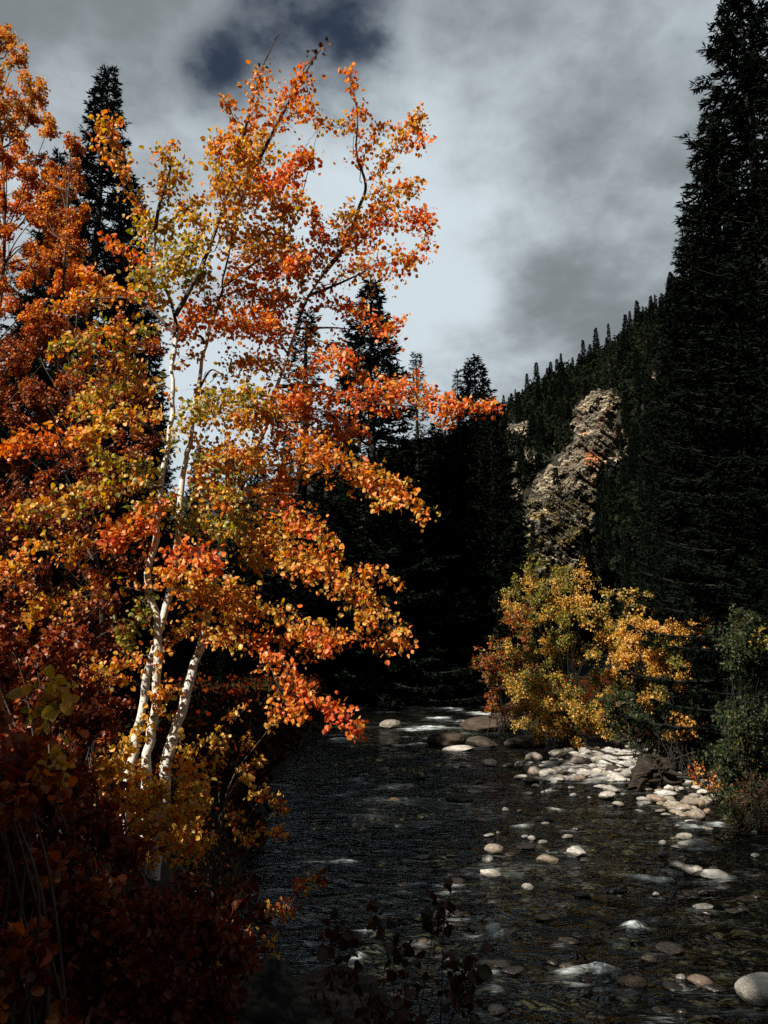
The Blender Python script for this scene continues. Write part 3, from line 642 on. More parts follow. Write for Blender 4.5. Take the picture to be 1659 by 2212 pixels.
aspen('aspen_tree', 'slanting middle aspen of the sunlit clump behind the left one', [(270, 1760), (278, 1680), (300, 1560), (322, 1445), (362, 1300), (386, 1150), (400, 1000), (413, 950), (428, 835), (447, 735), (475, 650), (482, 610), (500, 530)], (7.6, 7.7), .046,
      [([(500, 530), (520, 430), (585, 295), (625, 220), (670, 140), (706, 88)], 7.7, 7.2, .03), ([(443, 742), (430, 725), (405, 735)], 7.7, 7.4, .02),
       ([(430, 840), (455, 800), (480, 810)], 7.7, 7.4, .016), ([(480, 620), (560, 560), (630, 490), (690, 270)], 7.7, 8.2, .02)],
      [([(585, 295), (625, 220), (655, 150)], 7.4, 7.2, 36, 240, 'orange+red+rust'),
       ([(655, 150), (680, 120), (708, 88)], 7.2, 7.1, 10, 7, 'rust+dark'),
       ([(610, 260), (650, 240), (685, 250)], 7.4, 7.0, 30, 100, 'orange+rust'),
       ([(520, 430), (600, 400), (655, 340)], 7.6, 7.3, 46, 420, 'red+orange'),
       ([(520, 440), (560, 350), (570, 280)], 7.6, 7.9, 48, 360, 'orange+gold'),
       ([(640, 350), (665, 310), (690, 270)], 8.0, 8.1, 14, 12, 'gold'),
       ([(500, 530), (570, 500), (640, 420)], 7.7, 7.2, 50, 420, 'orange+gold'),
       ([(490, 560), (540, 540), (610, 520)], 7.7, 8.1, 50, 330, 'gold+orange'),
       ([(480, 620), (560, 590), (615, 580), (645, 560)], 7.7, 7.3, 50, 420, 'orange+red'),
       ([(478, 640), (540, 640), (620, 640)], 7.7, 8.1, 46, 360, 'red+orange+gold'),
       ([(470, 660), (430, 670), (395, 715)], 7.7, 7.4, 36, 280, 'red+orange'),
       ([(460, 700), (430, 610), (400, 590)], 7.7, 7.3, 44, 240, 'gold+green'),
       ([(447, 735), (500, 700), (575, 700)], 7.7, 7.3, 44, 360, 'red+orange'),
       ([(440, 770), (420, 770), (395, 790)], 7.7, 7.5, 24, 36, 'gold+orange'),
       ([(428, 840), (500, 860), (570, 850)], 7.7, 7.2, 42, 240, 'gold+green'),
       ([(450, 830), (500, 800), (540, 770)], 7.7, 8.0, 30, 110, 'orange+gold'),
       ([(420, 890), (460, 900), (530, 920)], 7.7, 7.2, 50, 330, 'gold+green+orange'),
       ([(413, 950), (480, 980), (550, 990)], 7.7, 7.3, 46, 330, 'orange+gold'),
       ([(400, 1000), (450, 1050), (500, 1080)], 7.7, 7.1, 46, 330, 'gold+green+orange'),
       ([(395, 1060), (360, 1090), (310, 1100)], 7.7, 7.4, 44, 220, 'gold+green'),
       ([(390, 1120), (440, 1130), (500, 1150)], 7.7, 7.2, 46, 260, 'green+gold'),
       ([(370, 1260), (420, 1280), (480, 1290), (520, 1310)], 7.7, 7.2, 42, 280, 'gold+orange'),
       ([(330, 1400), (380, 1370), (440, 1340)], 7.6, 7.2, 36, 120, 'rust+gold'),
       ([(300, 1560), (340, 1540), (350, 1480)], 7.5, 7.1, 26, 110, 'orange+gold')])
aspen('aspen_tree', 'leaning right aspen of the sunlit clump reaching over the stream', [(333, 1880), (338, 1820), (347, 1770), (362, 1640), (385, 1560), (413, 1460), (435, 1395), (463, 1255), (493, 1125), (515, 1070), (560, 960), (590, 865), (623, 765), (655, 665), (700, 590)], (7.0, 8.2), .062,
      [([(700, 590), (745, 530), (775, 450), (790, 400), (770, 330), (772, 250), (755, 145)], 8.2, 7.8, .03), ([(515, 1070), (530, 1040), (556, 1020)], 7.6, 7.3, .022),
       ([(665, 640), (760, 600), (850, 550)], 8.1, 7.6, .02), ([(603, 835), (700, 835), (800, 870), (960, 880)], 7.9, 7.5, .024), ([(505, 1100), (570, 1068), (650, 1068)], 7.5, 7.2, .02),
       ([(640, 710), (720, 708), (790, 715)], 8.0, 8.2, .018), ([(623, 765), (600, 740), (560, 715)], 8.0, 7.8, .014)],
      [([(785, 400), (770, 330), (772, 250), (757, 150)], 8.0, 7.8, 26, 160, 'rust+orange+red'),
       ([(772, 260), (740, 270), (715, 272)], 7.9, 7.6, 24, 60, 'gold+orange'),
       ([(788, 400), (830, 350), (880, 290), (905, 245)], 8.0, 7.6, 32, 260, 'orange+rust+gold'),
       ([(775, 340), (810, 300), (840, 270)], 8.0, 8.3, 24, 80, 'orange'),
       ([(840, 330), (890, 310), (925, 300)], 7.8, 7.5, 20, 60, 'red+orange'),
       ([(780, 430), (830, 410), (900, 400)], 8.0, 7.6, 32, 190, 'orange+gold'),
       ([(720, 560), (790, 500), (860, 470), (925, 480)], 8.1, 7.6, 44, 420, 'orange+red'),
       ([(740, 530), (790, 480), (850, 440)], 8.1, 8.5, 36, 220, 'orange+gold'),
       ([(700, 590), (690, 520), (685, 460)], 8.2, 7.9, 36, 220, 'red+orange'),
       ([(720, 565), (750, 480), (760, 440)], 8.2, 7.8, 36, 180, 'orange+gold'),
       ([(665, 640), (760, 590), (840, 570), (920, 530)], 8.1, 7.6, 38, 380, 'orange+red+gold'),
       ([(650, 680), (660, 600), (650, 540)], 8.1, 7.7, 36, 180, 'orange+gold'),
       ([(650, 680), (740, 660), (800, 690), (862, 702)], 8.1, 7.7, 36, 280, 'orange+red'),
       ([(640, 720), (700, 740), (760, 800), (790, 830)], 8.0, 8.4, 34, 190, 'orange+rust'),
       ([(630, 750), (600, 720), (570, 660)], 8.0, 7.8, 40, 280, 'red+orange'),
       ([(623, 770), (580, 780), (540, 800)], 8.0, 7.6, 36, 160, 'orange+gold'),
       ([(610, 810), (680, 790), (740, 770)], 8.0, 7.5, 36, 220, 'orange+red'),
       ([(600, 850), (580, 900), (540, 880)], 7.9, 7.4, 42, 280, 'gold+orange+green'),
       ([(600, 840), (680, 850), (760, 865), (870, 850), (970, 880), (1052, 878)], 7.9, 7.4, 42, 640, 'red+orange'),
       ([(760, 860), (840, 840), (930, 850), (965, 905)], 7.9, 8.3, 38, 260, 'red+orange'),
       ([(590, 870), (650, 890), (700, 920), (770, 930)], 7.9, 8.3, 44, 380, 'red+rust'),
       ([(590, 890), (620, 870), (640, 860)], 7.9, 7.4, 42, 220, 'red+orange'),
       ([(580, 900), (640, 940), (720, 990)], 7.8, 7.3, 42, 300, 'rust+orange'),
       ([(560, 960), (640, 990), (760, 1010), (850, 1050), (910, 1100)], 7.8, 7.3, 38, 520, 'orange+rust+gold'),
       ([(740, 1000), (800, 1040), (840, 1090)], 7.5, 7.2, 30, 120, 'orange+gold'),
       ([(560, 970), (590, 1010), (620, 1040)], 7.8, 8.2, 44, 240, 'rust+orange'),
       ([(540, 1000), (500, 1010), (450, 1000)], 7.7, 7.3, 44, 260, 'orange+gold+green'),
       ([(515, 1070), (600, 1080), (640, 1130), (700, 1160)], 7.6, 7.1, 38, 320, 'orange+red+gold'),
       ([(505, 1100), (560, 1120), (620, 1200), (690, 1230)], 7.6, 7.2, 44, 380, 'orange+gold'),
       ([(500, 1120), (540, 1170), (570, 1220)], 7.5, 7.9, 40, 190, 'gold+rust'),
       ([(493, 1125), (580, 1180), (660, 1200), (740, 1250), (820, 1310), (880, 1388)], 7.5, 7.0, 36, 460, 'orange+gold'),
       ([(740, 1250), (800, 1230), (860, 1260)], 7.3, 7.8, 26, 80, 'rust'),
       ([(680, 1210), (760, 1290), (800, 1330)], 7.2, 7.0, 34, 160, 'orange+gold'),
       ([(470, 1230), (540, 1300), (640, 1345), (722, 1395)], 7.4, 6.9, 34, 320, 'orange+gold'),
       ([(463, 1255), (500, 1320), (480, 1390)], 7.4, 7.0, 38, 180, 'gold+orange'),
       ([(435, 1395), (520, 1370), (590, 1420), (650, 1490), (740, 1545), (780, 1588)], 7.3, 6.7, 24, 360, 'orange+red'),
       ([(560, 1400), (600, 1480), (640, 1560)], 7.1, 6.8, 26, 110, 'rust+orange'),
       ([(545, 1380), (640, 1400), (700, 1380), (780, 1370), (880, 1395)], 7.2, 7.6, 30, 200, 'rust+orange'),
       ([(620, 1360), (690, 1375), (720, 1400)], 7.2, 6.8, 22, 90, 'red+orange'),
       ([(362, 1640), (400, 1660), (440, 1700)], 7.1, 6.8, 30, 140, 'orange+gold'),
       ([(355, 1700), (310, 1740), (290, 1800)], 7.1, 6.6, 34, 190, 'gold+amber'),
       ([(350, 1750), (400, 1790), (420, 1850)], 7.1, 6.7, 34, 130, 'gold+rust'),
       ([(380, 1580), (420, 1620), (460, 1590)], 7.1, 7.3, 26, 50, 'gold')])

# generic leafy mass: stems fan from the base to clumps
def shrub(name, label, cat, base_uvY, clumps, fams, size, nper, kind=8, group=None, per=8, stem=.02, tw=.0025, sub=4, bark='twig', Yspread=.5, z_base=None, leafmat='leaf', rpow=1.):
    b = at(*base_uvY); gz = float(ground(b[0], b[1])) if z_base is None else z_base; b[2] = gz
    root = thing(name, (float(b[0]), float(b[1]), gz), label, cat, group); org = np.array(root.location)
    st = MB(); lv = MB()
    if cat == 'bush': stem *= .5; bark = 'dark_bark'
    if cat == 'tree':
        top = min(clumps, key=lambda c: c[1] + abs(c[0] - base_uvY[0]) * .4); tp = at(top[0], top[1], top[3])
        lo = min(0.3, gz); TL = smooth_line([b - [0, 0, .3], b * .66 + tp * .34 + RG.normal(size=3) * [.15, .15, 0], b * .33 + tp * .67 + RG.normal(size=3) * [.15, .15, 0], tp], 8)
        tube(st, TL, np.linspace(stem, stem * .15, len(TL)), 9, 0)
    for k, cl in enumerate(clumps):
        u, v, rp, Y = cl[:4]; fam = cl[4] if len(cl) > 4 else fams; mult = cl[5] if len(cl) > 5 else 1.
        c = at(u, v, Y); r = rp / FPX * Y * 1.06
        side = (c - b); mid = b + side * .5 + np.array([-side[0] * .2, -side[1] * .2, abs(side[2]) * .12]) + RG.normal(size=3) * .06 * np.linalg.norm(side)
        b0 = b + RG.normal(size=3) * np.array([.18, .18, 0]) * (3 if cat == 'bush' else 1); b0[2] = float(ground(b0[0], b0[1])) - .1 if z_base is None else gz
        if cat == 'tree':
            hz = max(b[2] + .8, c[2] - .55 * math.hypot(c[0] - b[0], c[1] - b[1]) - random.uniform(.2, .8)); j0 = int(np.argmin(np.abs(TL[:, 2] - hz))); b0 = TL[j0]
            L = smooth_line([b0, (b0 + c) / 2 + RG.normal(size=3) * .1, c], 5); tube(lv, L, np.linspace(stem * .22, stem * .07, len(L)), 5, 1)
        else:
            L = smooth_line([b0, mid, c], 6); tube(st, L, np.linspace(stem, stem * .3, len(L)), 5, 0)
        for j in range(sub):
            d = unit(RG.normal(size=3)); p0 = c - side / (np.linalg.norm(side) + 1e-6) * r * .5
            e = c + d * r * random.uniform(.6, 1.) ; m_ = (p0 + e) / 2 + RG.normal(size=3) * r * .12
            spray(lv, [p0, m_, e], r * .42, max(6, int(nper * mult / sub)), fam, size, tw, kind, per)
    st.build('stems' if cat != 'tree' else 'trunk', [M[bark]], root, origin=org)
    lv.build('foliage' if cat != 'tree' else 'crown', [M[leafmat], M['twig']], root, origin=org)
    return root

def blobs(poly, n, rp, Y, jY=.6, fam=None, mult=1., shrink=0):
    """scatter clump centres in an outline traced on the picture, each at its own distance"""
    xs = [p[0] for p in poly]; ys = [p[1] for p in poly]; out = []; g = 0
    while len(out) < n and g < 20000:
        g += 1
        x = random.uniform(min(xs), max(xs)); y = random.uniform(min(ys), max(ys)); c = False
        for i in range(len(poly)):
            x0, y0 = poly[i]; x1, y1 = poly[(i + 1) % len(poly)]
            if (y0 > y) != (y1 > y) and x < (x1 - x0) * (y - y0) / (y1 - y0) + x0: c = not c
        if not c: continue
        if g < 6000 and any(math.hypot(x - a[0], y - a[1]) < rp * .75 for a in out): continue
        t = (x, y, rp * random.uniform(.7, 1.2), Y + random.uniform(-jY, jY))
        if fam: t += (fam(x, y) if callable(fam) else fam, mult)
        out.append(t)
    return out

# tall orange aspens on the far left
def famL(x, y):
    if y < 300: return 'gold+orange+orange'
    return 'orange+red+orange' if random.random() < .6 else 'rust+orange'
shrub('aspen_tree', 'tall orange aspen at the left edge reaching the top of the frame', 'tree', (-60, 1500, 13.5),
      blobs([(-90, 40), (40, 60), (50, 150), (100, 200), (110, 290), (60, 330), (150, 420), (165, 540), (160, 700), (60, 760), (-90, 760)], 62, 40, 13.3, 1.2, famL) + blobs([(-60, 720), (150, 700), (190, 900), (-60, 900)], 12, 44, 13.3, 1., 'rust'),
      '', .040, 620, kind=8, stem=.07, tw=.004, per=9)
shrub('aspen_tree', 'orange aspen in front of the dark spruce on the left', 'tree', (110, 1500, 12.5),
      blobs([(95, 290), (165, 300), (180, 420), (165, 640), (90, 640), (80, 420)], 15, 34, 12.4, .7, 'orange+rust'), '', .040, 480, stem=.05, tw=.004, per=9)
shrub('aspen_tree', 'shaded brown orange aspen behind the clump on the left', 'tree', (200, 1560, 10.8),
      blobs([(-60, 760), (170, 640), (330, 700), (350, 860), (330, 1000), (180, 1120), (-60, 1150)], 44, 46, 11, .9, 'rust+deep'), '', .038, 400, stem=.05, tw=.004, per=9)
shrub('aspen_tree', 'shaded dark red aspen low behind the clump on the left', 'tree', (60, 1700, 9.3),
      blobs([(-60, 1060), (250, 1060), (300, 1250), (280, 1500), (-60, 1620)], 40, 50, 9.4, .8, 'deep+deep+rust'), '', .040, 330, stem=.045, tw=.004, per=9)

# saplings and shrubs of the left bank
shrub('sapling', 'slender yellow sapling at the stream edge right of the aspens', 'sapling', (455, 1880, 7.6),
      [(510, 1540, 28, 7.6), (480, 1600, 26, 7.5), (530, 1590, 26, 7.8), (470, 1650, 28, 7.6), (520, 1670, 32, 7.4), (560, 1640, 26, 7.9), (590, 1560, 18, 7.8), (500, 1760, 26, 7.4), (570, 1710, 26, 7.7), (440, 1720, 28, 7.5), (540, 1800, 26, 7.5), (600, 1740, 22, 7.8), (450, 1820, 30, 7.3), (610, 1790, 20, 7.6)],
      'gold+amber+rust', .038, 58, stem=.009, tw=.0016, sub=3, per=6)
shrub('sapling', 'low yellow sapling leaning over the water below the slender one', 'sapling', (560, 2080, 6.4),
      [(690, 1895, 14, 6.3), (650, 1920, 20, 6.3), (620, 1950, 24, 6.4), (580, 1960, 26, 6.4), (640, 1970, 20, 6.2), (540, 2000, 28, 6.4), (500, 1900, 28, 6.6), (470, 1960, 30, 6.5), (590, 2030, 24, 6.2)],
      'gold+rust+deep', .036, 48, stem=.007, tw=.0014, sub=3, per=6)
shrub('shrub', 'yellow leaved shrub around the feet of the white aspens', 'shrub', (250, 1840, 6.6),
      blobs([(190, 1640), (300, 1640), (420, 1680), (430, 1840), (300, 1860), (180, 1800)], 18, 30, 6.5, .5, 'gold+amber+orange'), '', .036, 150, stem=.01, tw=.002, per=7)
shrub('sapling', 'young aspen with big yellow leaves near the left edge', 'sapling', (90, 1900, 4.2),
      [(100, 1480, 26, 4.2, 'gold', .6), (130, 1510, 24, 4.1, 'gold', .6), (105, 1555, 22, 4.2, 'green+gold', .6), (150, 1620, 30, 4.3, 'rust', 1.), (50, 1590, 34, 4.2, 'rust', 1.)],
      'gold', .062, 18, stem=.009, tw=.002, sub=3, per=4)
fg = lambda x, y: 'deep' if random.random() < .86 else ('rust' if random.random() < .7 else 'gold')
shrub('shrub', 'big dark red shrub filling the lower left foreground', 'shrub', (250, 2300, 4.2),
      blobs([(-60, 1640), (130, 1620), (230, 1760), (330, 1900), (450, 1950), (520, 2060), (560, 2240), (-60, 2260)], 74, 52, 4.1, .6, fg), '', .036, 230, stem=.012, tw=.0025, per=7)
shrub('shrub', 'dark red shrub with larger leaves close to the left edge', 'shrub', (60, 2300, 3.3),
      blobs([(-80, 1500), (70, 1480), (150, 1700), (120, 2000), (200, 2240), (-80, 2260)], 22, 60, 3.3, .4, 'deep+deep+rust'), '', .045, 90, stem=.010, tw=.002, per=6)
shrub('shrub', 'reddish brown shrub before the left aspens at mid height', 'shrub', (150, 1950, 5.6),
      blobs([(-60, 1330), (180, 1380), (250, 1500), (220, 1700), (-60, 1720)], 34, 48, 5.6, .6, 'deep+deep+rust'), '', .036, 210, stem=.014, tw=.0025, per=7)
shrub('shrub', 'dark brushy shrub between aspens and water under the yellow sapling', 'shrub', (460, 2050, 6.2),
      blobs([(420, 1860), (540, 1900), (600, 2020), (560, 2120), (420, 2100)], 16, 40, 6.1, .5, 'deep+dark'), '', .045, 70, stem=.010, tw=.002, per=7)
shrub('shrub', 'thin dark leafed twigs rising before the near stream', 'shrub', (880, 2420, 3.6),
      [(730, 2030, 30, 3.7), (745, 2110, 30, 3.7), (800, 2170, 34, 3.6), (880, 2160, 34, 3.6), (870, 2060, 22, 3.6), (900, 2200, 34, 3.5), (975, 2110, 24, 3.5), (1000, 2160, 24, 3.5), (960, 1960, 14, 3.7), (940, 1990, 16, 3.7), (820, 1980, 14, 3.8), (700, 2150, 30, 3.8), (1010, 2080, 16, 3.5)],
      'dark', .045, 22, stem=.006, tw=.0016, sub=3, per=4, z_base=1.2)

# bushes of the right bank
def famR(x, y):
    r = random.random()
    if y < 1310: return 'amber+gold' if r < .75 else 'olive'
    if x < 1140: return 'rust+olive' if r < .5 else 'olive+gold'
    if x < 1250: return 'olive+gold' if r < .5 else ('olive' if r < .85 else 'gold')
    return 'olive+gold' if r < .45 else ('amber+gold' if r < .68 else 'olive+dgreen')
shrub('bush', 'tall golden green bush leaning over the gravel bar', 'bush', (1230, 1640, 31),
      blobs([(1100, 1250), (1200, 1200), (1290, 1210), (1300, 1300), (1370, 1400), (1340, 1560), (1240, 1600), (1120, 1560), (1100, 1400)], 62, 30, 31, 1.8, famR), '', .08, 520, kind=6, stem=.03, tw=.006, per=9, sub=5)
shrub('bush', 'rusty dim bush at the far bend of the stream', 'bush', (1090, 1590, 36),
      blobs([(1015, 1420), (1090, 1370), (1150, 1400), (1160, 1550), (1060, 1540)], 20, 26, 36, 1.2, 'deep+rust+olive'), '', .10, 240, kind=6, stem=.04, tw=.008, per=9)
shrub('bush', 'bright amber bush beside the tall golden green one', 'bush', (1430, 1660, 26),
      blobs([(1340, 1360), (1420, 1330), (1540, 1350), (1560, 1440), (1510, 1500), (1500, 1600), (1430, 1600), (1400, 1480), (1330, 1430)], 40, 28, 25.6, 1.1, lambda x, y: 'amber+amber+gold' if random.random() < .8 else 'olive'), '', .078, 500, kind=6, stem=.04, tw=.007, per=9, sub=5)
shrub('bush', 'low orange bush touching the pale gravel bar stones', 'bush', (1230, 1650, 31),
      blobs([(1130, 1500), (1330, 1500), (1320, 1610), (1190, 1600), (1120, 1560)], 20, 22, 29.5, .7, 'amber+gold+olive'), '', .08, 190, kind=6, stem=.03, tw=.007, per=9)
shrub('bush', 'thin golden bush standing before the dark hillside spruces', 'bush', (1400, 1600, 30),
      blobs([(1300, 1270), (1360, 1230), (1420, 1300), (1400, 1370), (1320, 1360)], 14, 24, 30, .8, 'gold+olive'), '', .09, 120, kind=6, stem=.03, tw=.007, per=8)
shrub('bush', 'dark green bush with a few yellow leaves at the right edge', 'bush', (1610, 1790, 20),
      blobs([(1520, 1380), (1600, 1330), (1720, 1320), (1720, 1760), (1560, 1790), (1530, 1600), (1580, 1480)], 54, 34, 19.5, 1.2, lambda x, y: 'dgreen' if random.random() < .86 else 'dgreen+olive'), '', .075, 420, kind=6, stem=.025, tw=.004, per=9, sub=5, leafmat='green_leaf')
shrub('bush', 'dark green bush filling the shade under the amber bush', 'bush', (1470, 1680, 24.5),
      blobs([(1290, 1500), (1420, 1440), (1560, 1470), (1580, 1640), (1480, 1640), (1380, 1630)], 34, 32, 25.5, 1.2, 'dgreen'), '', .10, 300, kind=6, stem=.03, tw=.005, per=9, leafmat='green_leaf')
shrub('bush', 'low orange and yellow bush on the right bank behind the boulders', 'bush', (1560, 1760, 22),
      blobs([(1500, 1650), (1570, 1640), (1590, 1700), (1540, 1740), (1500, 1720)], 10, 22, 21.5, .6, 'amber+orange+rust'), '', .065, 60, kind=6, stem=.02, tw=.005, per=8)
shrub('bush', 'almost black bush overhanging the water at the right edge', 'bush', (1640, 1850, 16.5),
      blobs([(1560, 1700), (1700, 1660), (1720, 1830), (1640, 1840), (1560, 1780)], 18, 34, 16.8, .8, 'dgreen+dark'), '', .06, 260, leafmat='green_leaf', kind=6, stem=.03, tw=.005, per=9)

# low growth on the banks: nobody could count it
mb = MB(); P = []; C = []
n = 0
while n < 15000:
    y = random.uniform(4, 62) if n % 3 else random.uniform(3, 16); left = random.random() < .65
    x = (np.interp(y, [p[1] for p in LB[::-1]], [p[0] for p in LB[::-1]]) - .25 - abs(random.gauss(0, 5))) if left else (np.interp(y, [p[1] for p in RB[::-1]], [p[0] for p in RB[::-1]]) + 1.0 + abs(random.gauss(0, 4)))
    if inside(np.array(x), np.array(y)) or math.hypot(x, y) < 2.2 or (left and y < 8 and x > -2.2): n += 1; continue
    z = float(ground(x, y)); k = 9; h = random.uniform(.05, .7) * (1 if y > 12 else .6); P.append(np.stack([x + RG.normal(size=k) * .16, y + RG.normal(size=k) * .16, z + RG.random(k) * h], -1))
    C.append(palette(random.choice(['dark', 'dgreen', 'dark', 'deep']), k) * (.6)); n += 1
P = np.concatenate(P); C = np.concatenate(C); far = P[:, 1] > 14
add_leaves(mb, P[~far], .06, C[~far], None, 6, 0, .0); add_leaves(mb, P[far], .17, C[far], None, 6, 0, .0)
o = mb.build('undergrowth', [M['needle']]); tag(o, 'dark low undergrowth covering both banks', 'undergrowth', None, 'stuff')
mb = MB(); P = []
while len(P) < 2600:
    x, y = random.uniform(-4.5, 1.6), random.uniform(2.2, 8)
    if inside(np.array(x), np.array(y)): continue
    P.append((x, y, float(ground(x, y)) + .02 + random.random() * .03))
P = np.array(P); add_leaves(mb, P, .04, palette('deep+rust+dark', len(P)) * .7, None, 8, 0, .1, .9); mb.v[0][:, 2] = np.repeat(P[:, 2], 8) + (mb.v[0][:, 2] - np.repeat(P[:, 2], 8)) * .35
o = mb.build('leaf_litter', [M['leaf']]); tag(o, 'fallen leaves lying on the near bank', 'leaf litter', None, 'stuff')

# ------------------------------------------------------------------ conifers
def conifer_mesh(seed, h=20., rad=2.6, nbr=420, step=.16, blade=.3, bw=.06, taper=.85, bare=.04, dens=1.):
    rg = np.random.default_rng(seed); mb = MB(); B = []; T = []; C = []
    zs = h * (bare + (1 - bare) * (np.arange(nbr) / nbr) ** .92)
    ang = 0
    for z in zs:
        t = z / h; ang += 2.4 + rg.normal() * .3
        L = rad * ((1 - t) ** taper) * rg.uniform(.62, 1.12) + .12
        if rg.random() < .08: L *= .55
        up = .45 * t - .22 + rg.normal() * .08            # low branches droop, top ones rise
        d = np.array([math.cos(ang), math.sin(ang), up]); d /= np.linalg.norm(d)
        ns = max(3, int(L / .3)); s = np.linspace(0, 1, ns + 1)
        P = np.array([0, 0, z]) + d * (s * L)[:, None]; P[:, 2] += (-.10 * L * np.sin(s * np.pi * .9) + .10 * L * s ** 3)
        tube(mb, P, np.linspace(.012 + L * .012, .006, ns + 1), 3, 1, col=(.03, .025, .02))
        m = max(4, int(L / step * 2 * dens)); sp = rg.uniform(.12, 1, m) ** .75
        q = np.array([0, 0, z]) + d * (sp * L)[:, None]; q[:, 2] += (-.10 * L * np.sin(sp * np.pi * .9) + .10 * L * sp ** 3)
        side = np.cross(d, [0, 0, 1.]); side /= np.linalg.norm(side)
        sg = rg.choice([-1, 1], m)[:, None]
        tl = (blade * (.5 + .9 * (1 - sp) * min(1, L / 1.5)))[:, None]
        td = unit(side * sg * rg.uniform(.3, 1, (m, 1)) + d * rg.uniform(.5, 1, (m, 1)) + rg.normal(size=(m, 3)) * .28 + np.array([0, 0, -.12]))
        k = 5
        for j in range(k):
            f = (j + .1) / k
            B.append(q + td * tl * f); T.append(unit(td + rg.normal(size=(m, 3)) * .45) * blade * rg.uniform(.5, 1.0, (m, 1)))
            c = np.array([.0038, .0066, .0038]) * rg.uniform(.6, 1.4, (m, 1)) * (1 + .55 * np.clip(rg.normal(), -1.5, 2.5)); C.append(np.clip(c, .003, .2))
    # leader
    m = 30; q = np.zeros((m, 3)); q[:, 2] = h * (1 - .05 * rg.random(m)); B.append(q); T.append(unit(rg.normal(size=(m, 3)) + [0, 0, 1.2]) * blade * .6); C.append(np.full((m, 3), .02))
    B = np.concatenate(B); T = np.concatenate(T); C = np.concatenate(C); n = len(B)
    W = unit(np.cross(T, rg.normal(size=(n, 3)))) * bw * rg.uniform(.6, 1.3, (n, 1))
    V = np.stack([B, B + T * .45 + W, B + T, B + T * .45 - W], 1).reshape(-1, 3)
    cv = MB(); cv.v = mb.v; cv.loops = mb.loops; cv.sizes = mb.sizes; cv.mi = mb.mi; cv.c = mb.c; cv.sm = mb.sm; cv.n = mb.n
    cv.add(V, (np.arange(n) * 4)[:, None] + np.arange(4)[None], 0, np.repeat(C, 4, 0))
    tr = MB(); P = np.stack([np.zeros(9), np.zeros(9), np.linspace(-1.2, h * .99, 9)], -1); P[1:-1, :2] += rg.normal(size=(7, 2)) * h * .002
    tube(tr, P, np.linspace(h * .016, .01, 9), 8, 0)
    return tr.mesh('trunk', [M['dark_bark']], attr=False), cv.mesh('crown', [M['needle'], M['dark_bark']])

PROTO = {}
def conifer(kind, base, h, rz, label, group=None, name='spruce_tree', wide=1., cat='tree'):
    """first use of a kind builds it; later ones are copies of the thing and of its parts"""
    hk, spec = KINDS[kind]
    sc = (h / hk * wide, h / hk * wide, h / hk)
    if kind not in PROTO:
        tm, cm = conifer_mesh(**spec)
        r = thing(name, base, label, cat, group)
        for nm, me in (('trunk', tm), ('crown', cm)):
            o = bpy.data.objects.new(nm, me); COL.objects.link(o); o.parent = r
        r.rotation_euler = (0, 0, rz); r.scale = sc; PROTO[kind] = r
        return r
    return copy_thing(PROTO[kind], base, rz, sc, label, group)
KINDS = {'near': (20, dict(seed=1, h=20, rad=3.0, nbr=560, step=.075, blade=.19, bw=.02)),
         'near2': (20, dict(seed=2, h=20, rad=2.6, nbr=500, step=.075, blade=.19, bw=.02, taper=.8)),
         'mid': (20, dict(seed=3, h=20, rad=3.4, nbr=420, step=.12, blade=.26, bw=.035)),
         'mid2': (20, dict(seed=4, h=20, rad=2.8, nbr=380, step=.12, blade=.26, bw=.035, taper=.95)),
         'thin': (20, dict(seed=5, h=20, rad=1.7, nbr=240, step=.2, blade=.26, bw=.025, dens=.6, taper=.8)),
         'farA': (10, dict(seed=6, h=10, rad=1.9, nbr=110, step=.22, blade=.5, bw=.09)),
         'farB': (10, dict(seed=7, h=10, rad=1.5, nbr=100, step=.22, blade=.5, bw=.09)),
         'farC': (10, dict(seed=8, h=10, rad=2.2, nbr=120, step=.22, blade=.5, bw=.09, taper=.7))}
def tree_at(kind, u, v, Y, label, wide=1., group=None, zb=None, rz=None):
    p = at(u, v, Y); z = float(ground(p[0], p[1])) - .2 if zb is None else zb
    return conifer(kind, (float(p[0]), float(Y), z), float(p[2] - z), random.random() * 6 if rz is None else rz, label, group, wide=wide)

